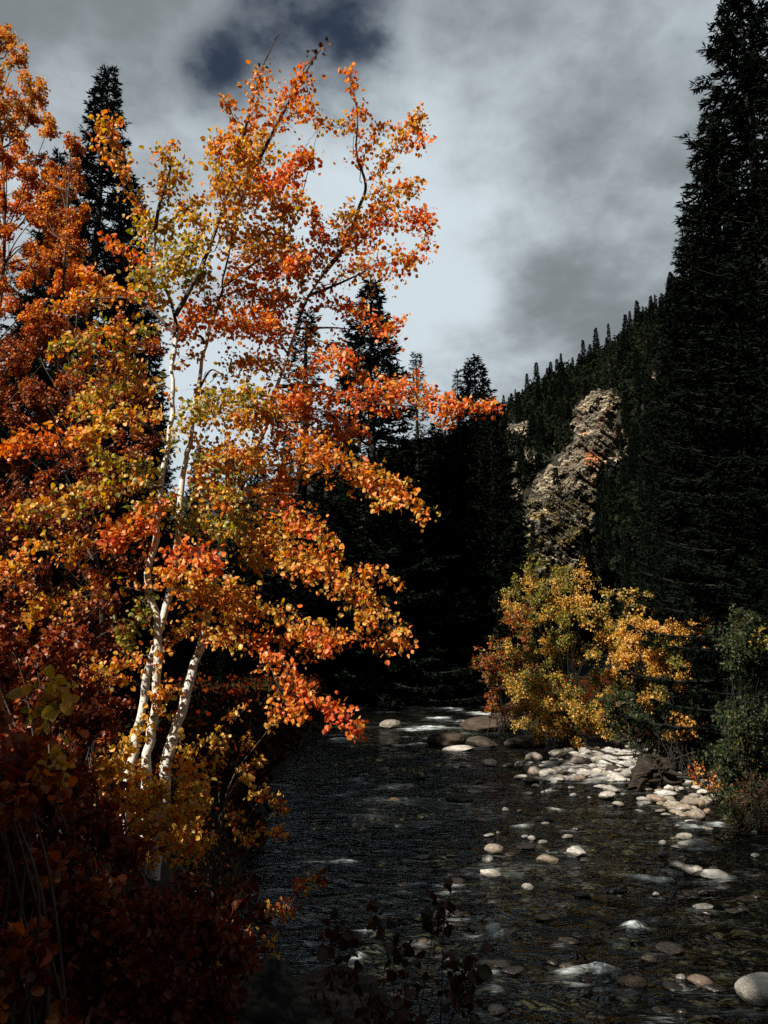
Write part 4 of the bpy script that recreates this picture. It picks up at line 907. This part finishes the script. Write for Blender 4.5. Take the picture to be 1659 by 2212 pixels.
tree_at('near', 236, 150, 17, 'tall black spruce behind the orange leaves on the upper left', 1.12)
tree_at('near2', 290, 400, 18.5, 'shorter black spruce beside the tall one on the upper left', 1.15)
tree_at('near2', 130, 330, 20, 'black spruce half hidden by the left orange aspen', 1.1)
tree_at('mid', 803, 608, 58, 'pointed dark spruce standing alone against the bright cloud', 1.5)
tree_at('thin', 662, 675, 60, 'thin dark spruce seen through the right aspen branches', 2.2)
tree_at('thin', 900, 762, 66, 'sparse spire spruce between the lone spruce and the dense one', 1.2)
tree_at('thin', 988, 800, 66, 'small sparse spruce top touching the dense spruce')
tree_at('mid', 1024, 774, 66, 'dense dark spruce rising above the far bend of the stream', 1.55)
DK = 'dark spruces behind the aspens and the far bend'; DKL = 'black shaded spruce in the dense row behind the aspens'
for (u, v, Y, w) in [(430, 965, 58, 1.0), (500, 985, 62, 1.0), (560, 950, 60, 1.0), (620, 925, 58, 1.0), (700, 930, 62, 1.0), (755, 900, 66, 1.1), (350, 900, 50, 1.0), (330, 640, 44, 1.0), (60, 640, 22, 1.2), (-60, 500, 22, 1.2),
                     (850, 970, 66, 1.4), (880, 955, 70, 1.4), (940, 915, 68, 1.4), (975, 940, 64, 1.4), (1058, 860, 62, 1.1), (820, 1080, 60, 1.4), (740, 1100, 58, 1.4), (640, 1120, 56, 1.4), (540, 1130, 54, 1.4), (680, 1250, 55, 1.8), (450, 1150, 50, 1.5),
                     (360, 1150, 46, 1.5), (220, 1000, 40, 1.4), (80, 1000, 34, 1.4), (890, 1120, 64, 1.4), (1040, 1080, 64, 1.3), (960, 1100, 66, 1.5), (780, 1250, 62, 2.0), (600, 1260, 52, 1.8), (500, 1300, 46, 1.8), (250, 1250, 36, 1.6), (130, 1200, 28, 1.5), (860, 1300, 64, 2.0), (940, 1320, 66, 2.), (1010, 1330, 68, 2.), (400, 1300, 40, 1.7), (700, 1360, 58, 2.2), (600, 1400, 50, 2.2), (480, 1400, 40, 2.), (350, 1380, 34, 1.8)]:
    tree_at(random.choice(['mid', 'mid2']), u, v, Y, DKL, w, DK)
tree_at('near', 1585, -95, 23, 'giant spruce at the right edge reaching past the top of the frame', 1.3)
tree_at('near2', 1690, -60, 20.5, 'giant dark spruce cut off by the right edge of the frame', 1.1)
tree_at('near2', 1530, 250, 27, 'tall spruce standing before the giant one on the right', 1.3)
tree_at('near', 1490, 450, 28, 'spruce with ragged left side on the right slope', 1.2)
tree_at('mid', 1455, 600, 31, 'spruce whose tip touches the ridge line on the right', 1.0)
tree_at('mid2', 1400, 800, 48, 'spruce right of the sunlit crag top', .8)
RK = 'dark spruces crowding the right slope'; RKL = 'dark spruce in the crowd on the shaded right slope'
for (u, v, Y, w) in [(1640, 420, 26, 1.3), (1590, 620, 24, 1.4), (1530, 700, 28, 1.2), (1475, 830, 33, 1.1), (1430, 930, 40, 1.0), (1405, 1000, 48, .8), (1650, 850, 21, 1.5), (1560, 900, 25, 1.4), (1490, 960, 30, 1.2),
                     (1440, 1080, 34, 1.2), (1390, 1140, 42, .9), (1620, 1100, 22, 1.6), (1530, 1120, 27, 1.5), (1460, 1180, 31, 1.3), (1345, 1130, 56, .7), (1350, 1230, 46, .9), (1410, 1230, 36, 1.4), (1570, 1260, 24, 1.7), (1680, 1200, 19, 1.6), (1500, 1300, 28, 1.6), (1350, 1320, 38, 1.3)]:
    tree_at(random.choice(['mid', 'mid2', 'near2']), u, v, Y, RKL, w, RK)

# ------------------------------------------------------------------ hill, crags, hill forest
RIDGE = [(300, 1090), (600, 1040), (850, 985), (960, 950), (1070, 900), (1130, 860), (1200, 820), (1280, 780), (1330, 750), (1380, 705), (1430, 655), (1520, 575), (1659, 450), (1900, 260), (2300, 60), (2900, -100)]
RU = np.array([a for a, b in RIDGE], float); RV = np.array([b for a, b in RIDGE], float)
Y0, Y1 = 66., 170.
def hill_pt(u, t):
    u = np.asarray(u, float); t = np.asarray(t, float)
    vr = np.interp(u, RU, RV); ys = (1106 - vr) / FPX
    zr = CAMZ + (SP + ys * CP) * Y1 / (CP - ys * SP)
    Y = Y0 + (Y1 - Y0) * t; z = 1 + (zr - 1) * (.55 * t + .45 * t ** 1.6)
    z = z - np.maximum(t - 1, 0) * 90
    z = z + 2.2 * fbm(np.stack([u * .02, t * 6, u * 0], -1), 4, 21) * np.clip(t * 4, 0, 1) * np.clip((1.02 - t) * 5, 0.15, 1)
    x = uYz(u, Y, z)
    return np.stack([x, Y, z], -1)
us = np.arange(300, 2900, 8.); ts = np.concatenate([np.linspace(-.02, 1, 90), np.linspace(1.05, 1.6, 6)])
U, T = np.meshgrid(us, ts); Vh = hill_pt(U, T); mb = MB(); nx = len(us)
i = (np.arange(len(ts) - 1)[:, None] * nx + np.arange(nx - 1)[None]).ravel()
mb.add(Vh.reshape(-1, 3), np.stack([i, i + 1, i + nx + 1, i + nx], -1), 0, (1, 1, 1), True)
o = mb.build('hill', [M['hill']], attr=False); o['kind'] = 'structure'; o['label'] = 'steep dark wooded hillside above the right bank'

def hill_hit(u, v):
    """distance at which the sight line through (u, v) meets the slope"""
    t = np.linspace(0, 1.02, 240); P = hill_pt(np.full(240, float(u)), t)
    el = np.arctan2(P[:, 2] - CAMZ, P[:, 1]); ys = (1106 - v) / FPX; e = math.atan2(SP + ys * CP, CP - ys * SP)
    k = np.argmax(el > e)
    return float(P[k, 1]), float(t[k])

def crag(poly, label, step=2., bulge=7., rough=2.6, tint=None, seed=0, name='rock_outcrop', grow=3):
    xs = [p[0] for p in poly]; ys = [p[1] for p in poly]
    us = np.arange(min(xs) - grow * 2, max(xs) + grow * 2, step); vs = np.arange(min(ys) - grow * 2, max(ys) + grow * 2, step)
    U, V = np.meshgrid(us, vs)
    c = np.zeros(U.shape, bool); d = np.full(U.shape, 1e9)
    wob = fbm(np.stack([U * .05, V * .05, U * 0 + seed], -1), 4, seed) * 12
    Uw, Vw = U + wob, V + np.roll(wob, 7, 0) * .8
    for i in range(len(poly)):
        x0, y0 = poly[i]; x1, y1 = poly[(i + 1) % len(poly)]
        if y0 != y1: c ^= ((y0 > Vw) != (y1 > Vw)) & (Uw < (x1 - x0) * (Vw - y0) / (y1 - y0) + x0)
        dx, dy = x1 - x0, y1 - y0; t = np.clip(((Uw - x0) * dx + (Vw - y0) * dy) / (dx * dx + dy * dy), 0, 1)
        d = np.minimum(d, np.hypot(Uw - x0 - t * dx, Vw - y0 - t * dy))
    d = np.where(c, d, -d)
    cu = np.linspace(us[0], us[-1], 14); cvv = np.linspace(vs[0], vs[-1], 26); H = np.array([[hill_hit(a, b)[0] for a in cu] for b in cvv])
    iu = np.clip((U - cu[0]) / (cu[1] - cu[0]), 0, 12.999); iv = np.clip((V - cvv[0]) / (cvv[1] - cvv[0]), 0, 24.999)
    a, b = iu.astype(int), iv.astype(int); fu, fv = iu - a, iv - b
    Yh = (H[b, a] * (1 - fu) + H[b, a + 1] * fu) * (1 - fv) + (H[b + 1, a] * (1 - fu) + H[b + 1, a + 1] * fu) * fv
    s = (U + V * .9) ; w = (U * .8 - V)
    strata = 1 - np.abs(fbm(np.stack([s * .012, w * .075, U * 0], -1), 4, seed + 3, .55)) * 2.6
    blocks = fbm(np.stack([U * .06, V * .06, U * 0], -1), 5, seed + 5, .6)
    cell = np.round(blocks * 5) / 5
    out = bulge * sstep(-grow, 45, d) + rough * (strata * .9 + cell * 1.2 + blocks * .8) * sstep(-grow, 8, d) - 2.2 * (1 - sstep(-grow, 2, d))
    Y = Yh - out
    xs_ = (U - 829.5) / FPX; ys_ = (1106 - V) / FPX; k = Y / (CP - ys_ * SP)
    P = np.stack([xs_ * k, Y, CAMZ + (SP + ys_ * CP) * k], -1)
    keep = d > -grow; idx = -np.ones(U.shape, int); idx[keep] = np.arange(keep.sum())
    q = keep[:-1, :-1] & keep[1:, :-1] & keep[:-1, 1:] & keep[1:, 1:]
    F = np.stack([idx[:-1, :-1][q], idx[1:, :-1][q], idx[1:, 1:][q], idx[:-1, 1:][q]], -1)
    col = np.ones(U.shape + (3,)) * np.array([1., .97, .9])
    if tint: col = tint(U, V, col)
    mb = MB(); Pk = P[keep]; mb.add(Pk, F, 0, col[keep], False)
    org = Pk.mean(0); o = mb.build(name, [M['cliff']], origin=org)
    return tag(o, label, 'rock outcrop')
def main_tint(U, V, c):
    n1 = fbm(np.stack([U * .05, V * .05, U * 0 + 3], -1), 4, 31); n2 = fbm(np.stack([U * .06, V * .07, U * 0 + 9], -1), 4, 41)
    rust = np.clip(sstep(.16, .42, n1) * np.exp(-((U - 1275) / 60) ** 2 - ((V - 950) / 75) ** 2) * 1.6, 0, 1)[..., None]
    c = c * (1 - rust) + np.array([1.25, .62, .36]) * rust
    veg = (sstep(-.05, .2, n2) * sstep(1010, 1100, V))[..., None]
    c = c * (1 - veg) + np.array([.80, .68, .32]) * veg
    grey = (sstep(-.1, .3, fbm(np.stack([U * .03, V * .03, U * 0 + 5], -1), 3, 51)))[..., None] * .6
    low = sstep(1020, 1120, V)[..., None]
    return c * (1 - grey) + c * np.array([.72, .76, .80]) * grey - c * .08 * low
crag([(1240, 885), (1262, 860), (1272, 845), (1290, 828), (1303, 842), (1322, 834), (1338, 848), (1346, 866), (1335, 900), (1362, 935), (1385, 990), (1340, 1000), (1320, 1020), (1300, 1060), (1290, 1120), (1270, 1180), (1245, 1250), (1150, 1290), (1120, 1240), (1118, 1150), (1140, 1090), (1150, 1050), (1168, 1030), (1182, 1000), (1212, 1010), (1222, 985), (1216, 940), (1232, 915), (1240, 885), (1258, 895)],
     'tall fractured sunlit crag with rusty patches on the wooded hillside', step=1.4, tint=main_tint, seed=2, rough=3.4)
small = [([(1122, 975), (1140, 950), (1158, 962), (1160, 1005), (1130, 1010)], 'pale rounded rock left of the tall crag', 3),
         ([(1150, 1035), (1170, 1020), (1190, 1045), (1180, 1065), (1155, 1060)], 'small pale rock below the rounded one left of the crag', 4),
         ([(1165, 970), (1195, 962), (1190, 985), (1172, 995)], 'small broken rock between spruces left of the crag', 5),
         ([(1085, 915), (1150, 905), (1150, 945), (1110, 965), (1088, 950)], 'dim grey rock face high on the left of the hillside', 6),
         ([(1078, 960), (1118, 960), (1125, 1050), (1150, 1110), (1125, 1180), (1098, 1080)], 'grey broken slope beside the dense spruce', 7),
         ([(945, 985), (966, 975), (970, 1010), (950, 1020)], 'small pale rock seen between the far spruces', 8),
         ([(1330, 842), (1400, 850), (1395, 880), (1350, 880)], 'dim grey ledge right of the crag top', 9),
         ([(1395, 800), (1430, 790), (1440, 830), (1410, 840)], 'dim small ledge up the slope right of the crag', 10),
         ([(1195, 925), (1222, 905), (1222, 990), (1198, 1000)], 'low broken tower joined to the left side of the crag', 12)]
for poly, lab, sd in small:
    crag(poly, lab, step=1.6, bulge=3.5, rough=1.4, seed=sd, grow=2)

# scrub on the talus below the crag, spruces on the slope
mb = MB(); P = []; C = []
for k in range(700):
    u = random.gauss(1190, 45); v = random.uniform(1040, 1290)
    if fbm(np.array([[u * .04, v * .05, 2.]]), 3, 8)[0] < -.05: continue
    Y = hill_hit(u, v)[0] if k % 8 == 0 else Y; c = at(u, v, Y - 6.5 - random.uniform(0, 2)); P.append(c + RG.normal(size=(7, 3)) * .35); C.append(palette('olive+dgreen+dgreen', 7) * .35)
add_leaves(mb, np.concatenate(P), .2, np.concatenate(C), None, 6, 0, 0.)
o = mb.build('talus_scrub', [M['leaf'], M['twig']]); tag(o, 'yellowish low scrub on the broken slope below the crag', 'scrub', None, 'stuff')

HG = 'spruces on the wooded hillside'; HL = 'small dark spruce growing on the far wooded hillside'
CRAGS = [(1290, 935, 62, 88), (1215, 1130, 90, 150), (1140, 985, 20, 28), (1170, 1042, 20, 20), (1118, 930, 28, 24), (1112, 1060, 18, 60), (1180, 975, 14, 12), (957, 998, 12, 20)]
placed = 0; spots = []
for k in range(90):                      # along the ridge
    u = 1050 + 420 * (k + random.random() * .8) / 90; spots.append((u, 1.0 - random.random() * .05))
gd = 0
while len(spots) < 285 and gd < 9000:
    gd += 1; u = random.uniform(1050, 1480); t = random.uniform(.12, .95)
    p = hill_pt(u, t); e = math.atan2(float(p[2]) - CAMZ, float(p[1])); v = 1106 - FPX * math.tan(e - PITCH)
    if v > 1330: continue
    if any(((u - a) / ra) ** 2 + ((v - 14 - b) / rb) ** 2 < 1 for a, b, ra, rb in CRAGS): continue
    if any(abs(u - a) < 9 and abs(t - b) < .045 for a, b in spots): continue
    spots.append((u, t))
for (u, t) in spots:
    p = hill_pt(u, t); h = (2.6 + 5.2 * random.random() ** 1.6) * (1 if t < .95 else random.uniform(.7, 1.1))
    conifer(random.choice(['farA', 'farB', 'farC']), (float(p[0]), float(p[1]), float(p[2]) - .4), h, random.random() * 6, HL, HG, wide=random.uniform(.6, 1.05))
# the rest of that wood, as one mass behind and beyond the trees one can tell apart
mb = MB(); P = []; C = []
for k in range(6500):
    u = random.uniform(820, 1750); t = random.uniform(.05, 1.0); p = hill_pt(u, t)
    e = math.atan2(float(p[2]) - CAMZ, float(p[1])); v = 1106 - FPX * math.tan(e - PITCH)
    if any(((u - a) / ra) ** 2 + ((v - b - 6) / rb) ** 2 < 1 for a, b, ra, rb in CRAGS): continue
    hh = random.uniform(1.5, 4.2); n = 30; z = RG.random(n) * .9; q = p + np.stack([RG.normal(size=n) * (1 - z) * 1.1, RG.normal(size=n) * (1 - z) * 1.1, z * hh], -1)
    P.append(q); C.append(np.array([.008, .0105, .006]) * RG.uniform(.5, 1.6, (n, 1)))
add_leaves(mb, np.concatenate(P), .62, np.concatenate(C), None, 6, 0, .3)
o = mb.build('distant_forest', [M['needle']]); tag(o, 'dark mass of distant conifers covering the hillside', 'forest', None, 'stuff')
# a few solitary spruces in front of the crag
for (u, v, Y, h) in [(1295, 1050, 86, 5), (1305, 1100, 80, 5), (1172, 1110, 96, 4), (1150, 1130, 92, 4), (1200, 1010, 112, 6), (1316, 888, 128, 4)]:
    p = at(u, v, Y); conifer('farA', (float(p[0]), Y, float(p[2]) - h), h, random.random() * 6, 'lone dark spruce growing on the sunlit crag and its slope', 'lone spruces on the crag', wide=.9)

# ------------------------------------------------------------------ driftwood
def driftwood():
    b = on_z(*r6(985, 640)); b[2] = .02; root = thing('driftwood_stump', tuple(b), 'dark upturned driftwood stump with roots beside the gravel bar', 'stump'); org = b.copy()
    m = MB(); P = smooth_line([b + [1.0, .7, .0], b + [.7, .4, .3], b + [.2, .1, .45], b + [-.2, -.15, .33], b + [-.4, -.35, .02]], 7); tube(m, P, np.interp(np.linspace(0, 1, len(P)), [0, .5, .8, 1], [.12, .28, .22, .08]), 22, 0)
    V = m.v[0]; m.v[0] = V + (fbm(V * 2.2, 5, 4, .65)[:, None] * .5 + fbm(V * [7, 7, 5], 3, 9)[:, None] * .16) * unit(V - b - [.2, 0, .1]); m.build('stump_body', [M['wood']], root, origin=org)
    for k in range(15):
        a = random.uniform(0, 6.28); st_ = b + np.array([random.uniform(-.3, .5), -.1, random.uniform(.2, .6)]); e = st_ + np.array([math.cos(a) * .5, -.3, math.sin(a) * .35]) * random.uniform(.6, 1.1)
        e[2] = max(e[2], .02)
        m = MB(); Q = smooth_line([st_, (st_ + e) / 2 + RG.normal(size=3) * .12, e], 5); tube(m, Q, np.linspace(.075, .012, len(Q)), 6, 0); m.build('root', [M['wood']], root, origin=org)
driftwood()
for (a, b_, r, lab) in [(r6(640, 402), r6(1010, 440), .05, 'thin bare driftwood pole lying behind the gravel bar'), (r6(1000, 445), r6(1240, 440), .04, 'thin bare branch resting on the driftwood stump')]:
    p0 = on_z(*a, .55); p1 = on_z(*b_, .6); mid = (p0 + p1) / 2 + [0, 0, -.12]; m = MB()
    Q = smooth_line([p0, mid, p1], 8); Q += RG.normal(size=Q.shape) * .015; tube(m, Q, np.linspace(r, r * .4, len(Q)), 7, 0); o = m.build('driftwood_branch', [M['wood']], origin=p0); tag(o, lab, 'branch')

# ------------------------------------------------------------------ unseen spruces added behind and beside the photographer, shading bank, water and aspens
for (x, y, h, lab) in [(-8.5, -7.8, 18, 'tall unseen shading spruce behind the viewer on the left'), (-6.5, -9.5, 20, 'tall unseen shading spruce behind the viewer'), (-11.8, -11, 20, 'tallest unseen shading spruce well behind the viewer'), (-3, -12, 20, 'unseen shading spruce behind the viewer on the right'), (-8, -3.8, 10.5, 'short unseen shading spruce close behind the viewer on the left'), (-8.8, -2.5, 9.8, 'second short unseen shading spruce close behind the viewer'), (-9.7, -1.3, 8.6, 'short unseen shading spruce level with the viewer outside the left edge'), (-9.6, -5.2, 12, 'middling unseen shading spruce between the short and the tall ones behind the viewer'),
                       (-13, 4.5, 15, 'unseen shading spruce outside the left edge beside the shaded aspens'), (-15.5, 7.5, 16, 'farther unseen shading spruce outside the left edge'), (-11.5, 2.2, 10.5, 'smallest unseen shading spruce outside the left edge')]:
    conifer('mid', (x, y, float(ground(x, y)) - .2), h, x, lab, wide=1.25)

# ------------------------------------------------------------------ sky and sun
SUN_AZ = Vector((.70, .714, 0)).normalized(); EL = R(36)
sun_dir = Vector((SUN_AZ.x * math.cos(EL), SUN_AZ.y * math.cos(EL), -math.sin(EL)))   # travel direction
sl = bpy.data.lights.new('sun', 'SUN'); sl.energy = 5.0; sl.angle = R(.53); sl.color = (1, .93, .82)
so = bpy.data.objects.new('sun', sl); COL.objects.link(so); so.rotation_euler = sun_dir.to_track_quat('-Z', 'Y').to_euler(); so.location = (-30, -26, 40)

w = bpy.data.worlds.new('World'); SC.world = w; w.use_nodes = True; nt = w.node_tree; nt.nodes.clear(); nd, lk = nt.nodes, nt.links
sky = N(nd, 'ShaderNodeTexSky', sky_type='NISHITA'); sky.sun_disc = False; sky.sun_elevation = EL; sky.sun_rotation = math.atan2(-sun_dir.x, -sun_dir.y); sky.altitude = 2500; sky.air_density = 1.; sky.dust_density = .3
tc = N(nd, 'ShaderNodeTexCoord')
# clouds lie on a plane high above: direction / height gives their perspective
sp = N(nd, 'ShaderNodeSeparateXYZ'); lk.new(tc.outputs['Generated'], sp.inputs[0])
zz = N(nd, 'ShaderNodeMath', operation='ADD'); zz.inputs[1].default_value = .35; ab = N(nd, 'ShaderNodeMath', operation='ABSOLUTE'); lk.new(sp.outputs['Z'], ab.inputs[0]); lk.new(ab.outputs[0], zz.inputs[0])
dv = N(nd, 'ShaderNodeVectorMath', operation='DIVIDE'); cb = N(nd, 'ShaderNodeCombineXYZ')
for k in range(3): lk.new(zz.outputs[0], cb.inputs[k])
lk.new(tc.outputs['Generated'], dv.inputs[0]); lk.new(cb.outputs[0], dv.inputs[1])
def noise(scale, det, rough, loc, dist=0.):
    mp = N(nd, 'ShaderNodeMapping'); mp.inputs['Location'].default_value = loc; lk.new(dv.outputs[0], mp.inputs[0])
    n = N(nd, 'ShaderNodeTexNoise'); n.inputs['Scale'].default_value = scale; n.inputs['Detail'].default_value = det; n.inputs['Roughness'].default_value = rough; n.inputs['Distortion'].default_value = dist
    lk.new(mp.outputs[0], n.inputs['Vector']); return n.outputs['Fac']
def blob(u, v, p):
    """a soft patch of sky around one direction"""
    q_ = at(u, v, 1.) - np.array([0, 0, CAMZ]); q_ = q_ / np.linalg.norm(q_)
    d = N(nd, 'ShaderNodeVectorMath', operation='DOT_PRODUCT'); nn = N(nd, 'ShaderNodeVectorMath', operation='NORMALIZE'); lk.new(tc.outputs['Generated'], nn.inputs[0])
    lk.new(nn.outputs[0], d.inputs[0]); d.inputs[1].default_value = tuple(q_)
    mx = N(nd, 'ShaderNodeMath', operation='MAXIMUM'); mx.inputs[1].default_value = 0; lk.new(d.outputs['Value'], mx.inputs[0])
    pw = N(nd, 'ShaderNodeMath', operation='POWER'); lk.new(mx.outputs[0], pw.inputs[0]); pw.inputs[1].default_value = p; return pw.outputs[0]
def math2(op, a, b):
    m_ = N(nd, 'ShaderNodeMath', operation=op)
    for k, x in enumerate((a, b)):
        if isinstance(x, (int, float)): m_.inputs[k].default_value = x
        else: lk.new(x, m_.inputs[k])
    return m_.outputs[0]
n1 = noise(1.5, 7, .5, (2.2, 3.1, .4), 0.); n2 = noise(3.6, 8, .55, (7, 1, 3), .1)
n3 = noise(8, 8, .58, (3, 8, 1), 0.)
base = math2('ADD', math2('ADD', math2('MULTIPLY', n1, .62), math2('MULTIPLY', n2, .42)), math2('MULTIPLY', math2('SUBTRACT', n3, .44), .36))             # 0..1.1, mean .55
for (u, v, p, k) in [(520, 880, 26, .09), (700, 470, 40, .12), (880, 850, 60, .09), (330, 180, 70, .10), (960, 330, 90, .06), (1300, 500, 25, -.05), (430, 330, 120, -.12), (300, 20, 200, -.10), (30, 30, 120, -.06), (450, 900, 90, .10), (1000, 640, 200, .05)]:
    base = math2('ADD', base, math2('MULTIPLY', blob(u, v, p), k))
mr = N(nd, 'ShaderNodeMapRange'); mr.interpolation_type = 'SMOOTHSTEP'; mr.inputs['From Min'].default_value = .42; mr.inputs['From Max'].default_value = .78; mr.inputs['To Min'].default_value = 1.3; mr.inputs['To Max'].default_value = 3.9
lk.new(base, mr.inputs['Value'])
hv = N(nd, 'ShaderNodeMapRange'); hv.interpolation_type = 'SMOOTHSTEP'; lk.new(sp.outputs['Y'], hv.inputs['Value']); hv.inputs['From Min'].default_value = -.3; hv.inputs['From Max'].default_value = .55; hv.inputs['To Min'].default_value = .35  # unseen sky behind the camera dimmed to cut ambient light on the foreground
mh = N(nd, 'ShaderNodeMath', operation='MULTIPLY'); lk.new(mr.outputs[0], mh.inputs[0]); lk.new(hv.outputs[0], mh.inputs[1]); mr = mh
cc = N(nd, 'ShaderNodeVectorMath', operation='SCALE'); cc.inputs[0].default_value = (.88, 1.0, 1.07); lk.new(mr.outputs[0], cc.inputs['Scale'])
gap = math2('ADD', math2('ADD', math2('MULTIPLY', blob(720, 50, 80), .82), math2('MULTIPLY', blob(480, 170, 700), .30)), math2('ADD', math2('MULTIPLY', math2('SUBTRACT', n2, .5), 1.7), math2('MULTIPLY', math2('SUBTRACT', n3, .5), .6)))
mg = N(nd, 'ShaderNodeMapRange'); mg.interpolation_type = 'SMOOTHSTEP'; mg.inputs['From Min'].default_value = .28; mg.inputs['From Max'].default_value = .72; lk.new(gap, mg.inputs['Value'])
sk = N(nd, 'ShaderNodeVectorMath', operation='MULTIPLY'); sk.inputs[1].default_value = (.27, .24, .21); lk.new(sky.outputs[0], sk.inputs[0])
mx = N(nd, 'ShaderNodeMix', data_type='RGBA'); lk.new(mg.outputs[0], mx.inputs[0]); lk.new(cc.outputs[0], mx.inputs[6]); lk.new(sk.outputs[0], mx.inputs[7])
bg = N(nd, 'ShaderNodeBackground'); bg.inputs['Strength'].default_value = .1; lk.new(mx.outputs[2], bg.inputs['Color'])
ow = N(nd, 'ShaderNodeOutputWorld'); lk.new(bg.outputs[0], ow.inputs[0])

# ------------------------------------------------------------------ camera and render
cd = bpy.data.cameras.new('camera'); cam = bpy.data.objects.new('camera', cd); COL.objects.link(cam); SC.camera = cam
cam.location = (0, 0, CAMZ); cam.rotation_euler = (R(90) + PITCH, 0, 0)
cd.sensor_fit = 'VERTICAL'; cd.sensor_height = 36; cd.lens = 36 * FPX / 2212; cd.clip_start = .05; cd.clip_end = 5000
SC.view_settings.view_transform = 'Standard'; SC.view_settings.look = 'None'; SC.view_settings.exposure = .9; SC.view_settings.gamma = 1
SC.render.engine = 'CYCLES'; SC.cycles.use_denoising = False; SC.cycles.max_bounces = 5; SC.cycles.diffuse_bounces = 3; SC.cycles.glossy_bounces = 2; SC.cycles.transparent_max_bounces = 8; SC.cycles.transmission_bounces = 2
SC.cycles.caustics_reflective = False; SC.cycles.caustics_refractive = False; SC.cycles.sample_clamp_indirect = .8; SC.cycles.sample_clamp_direct = 3
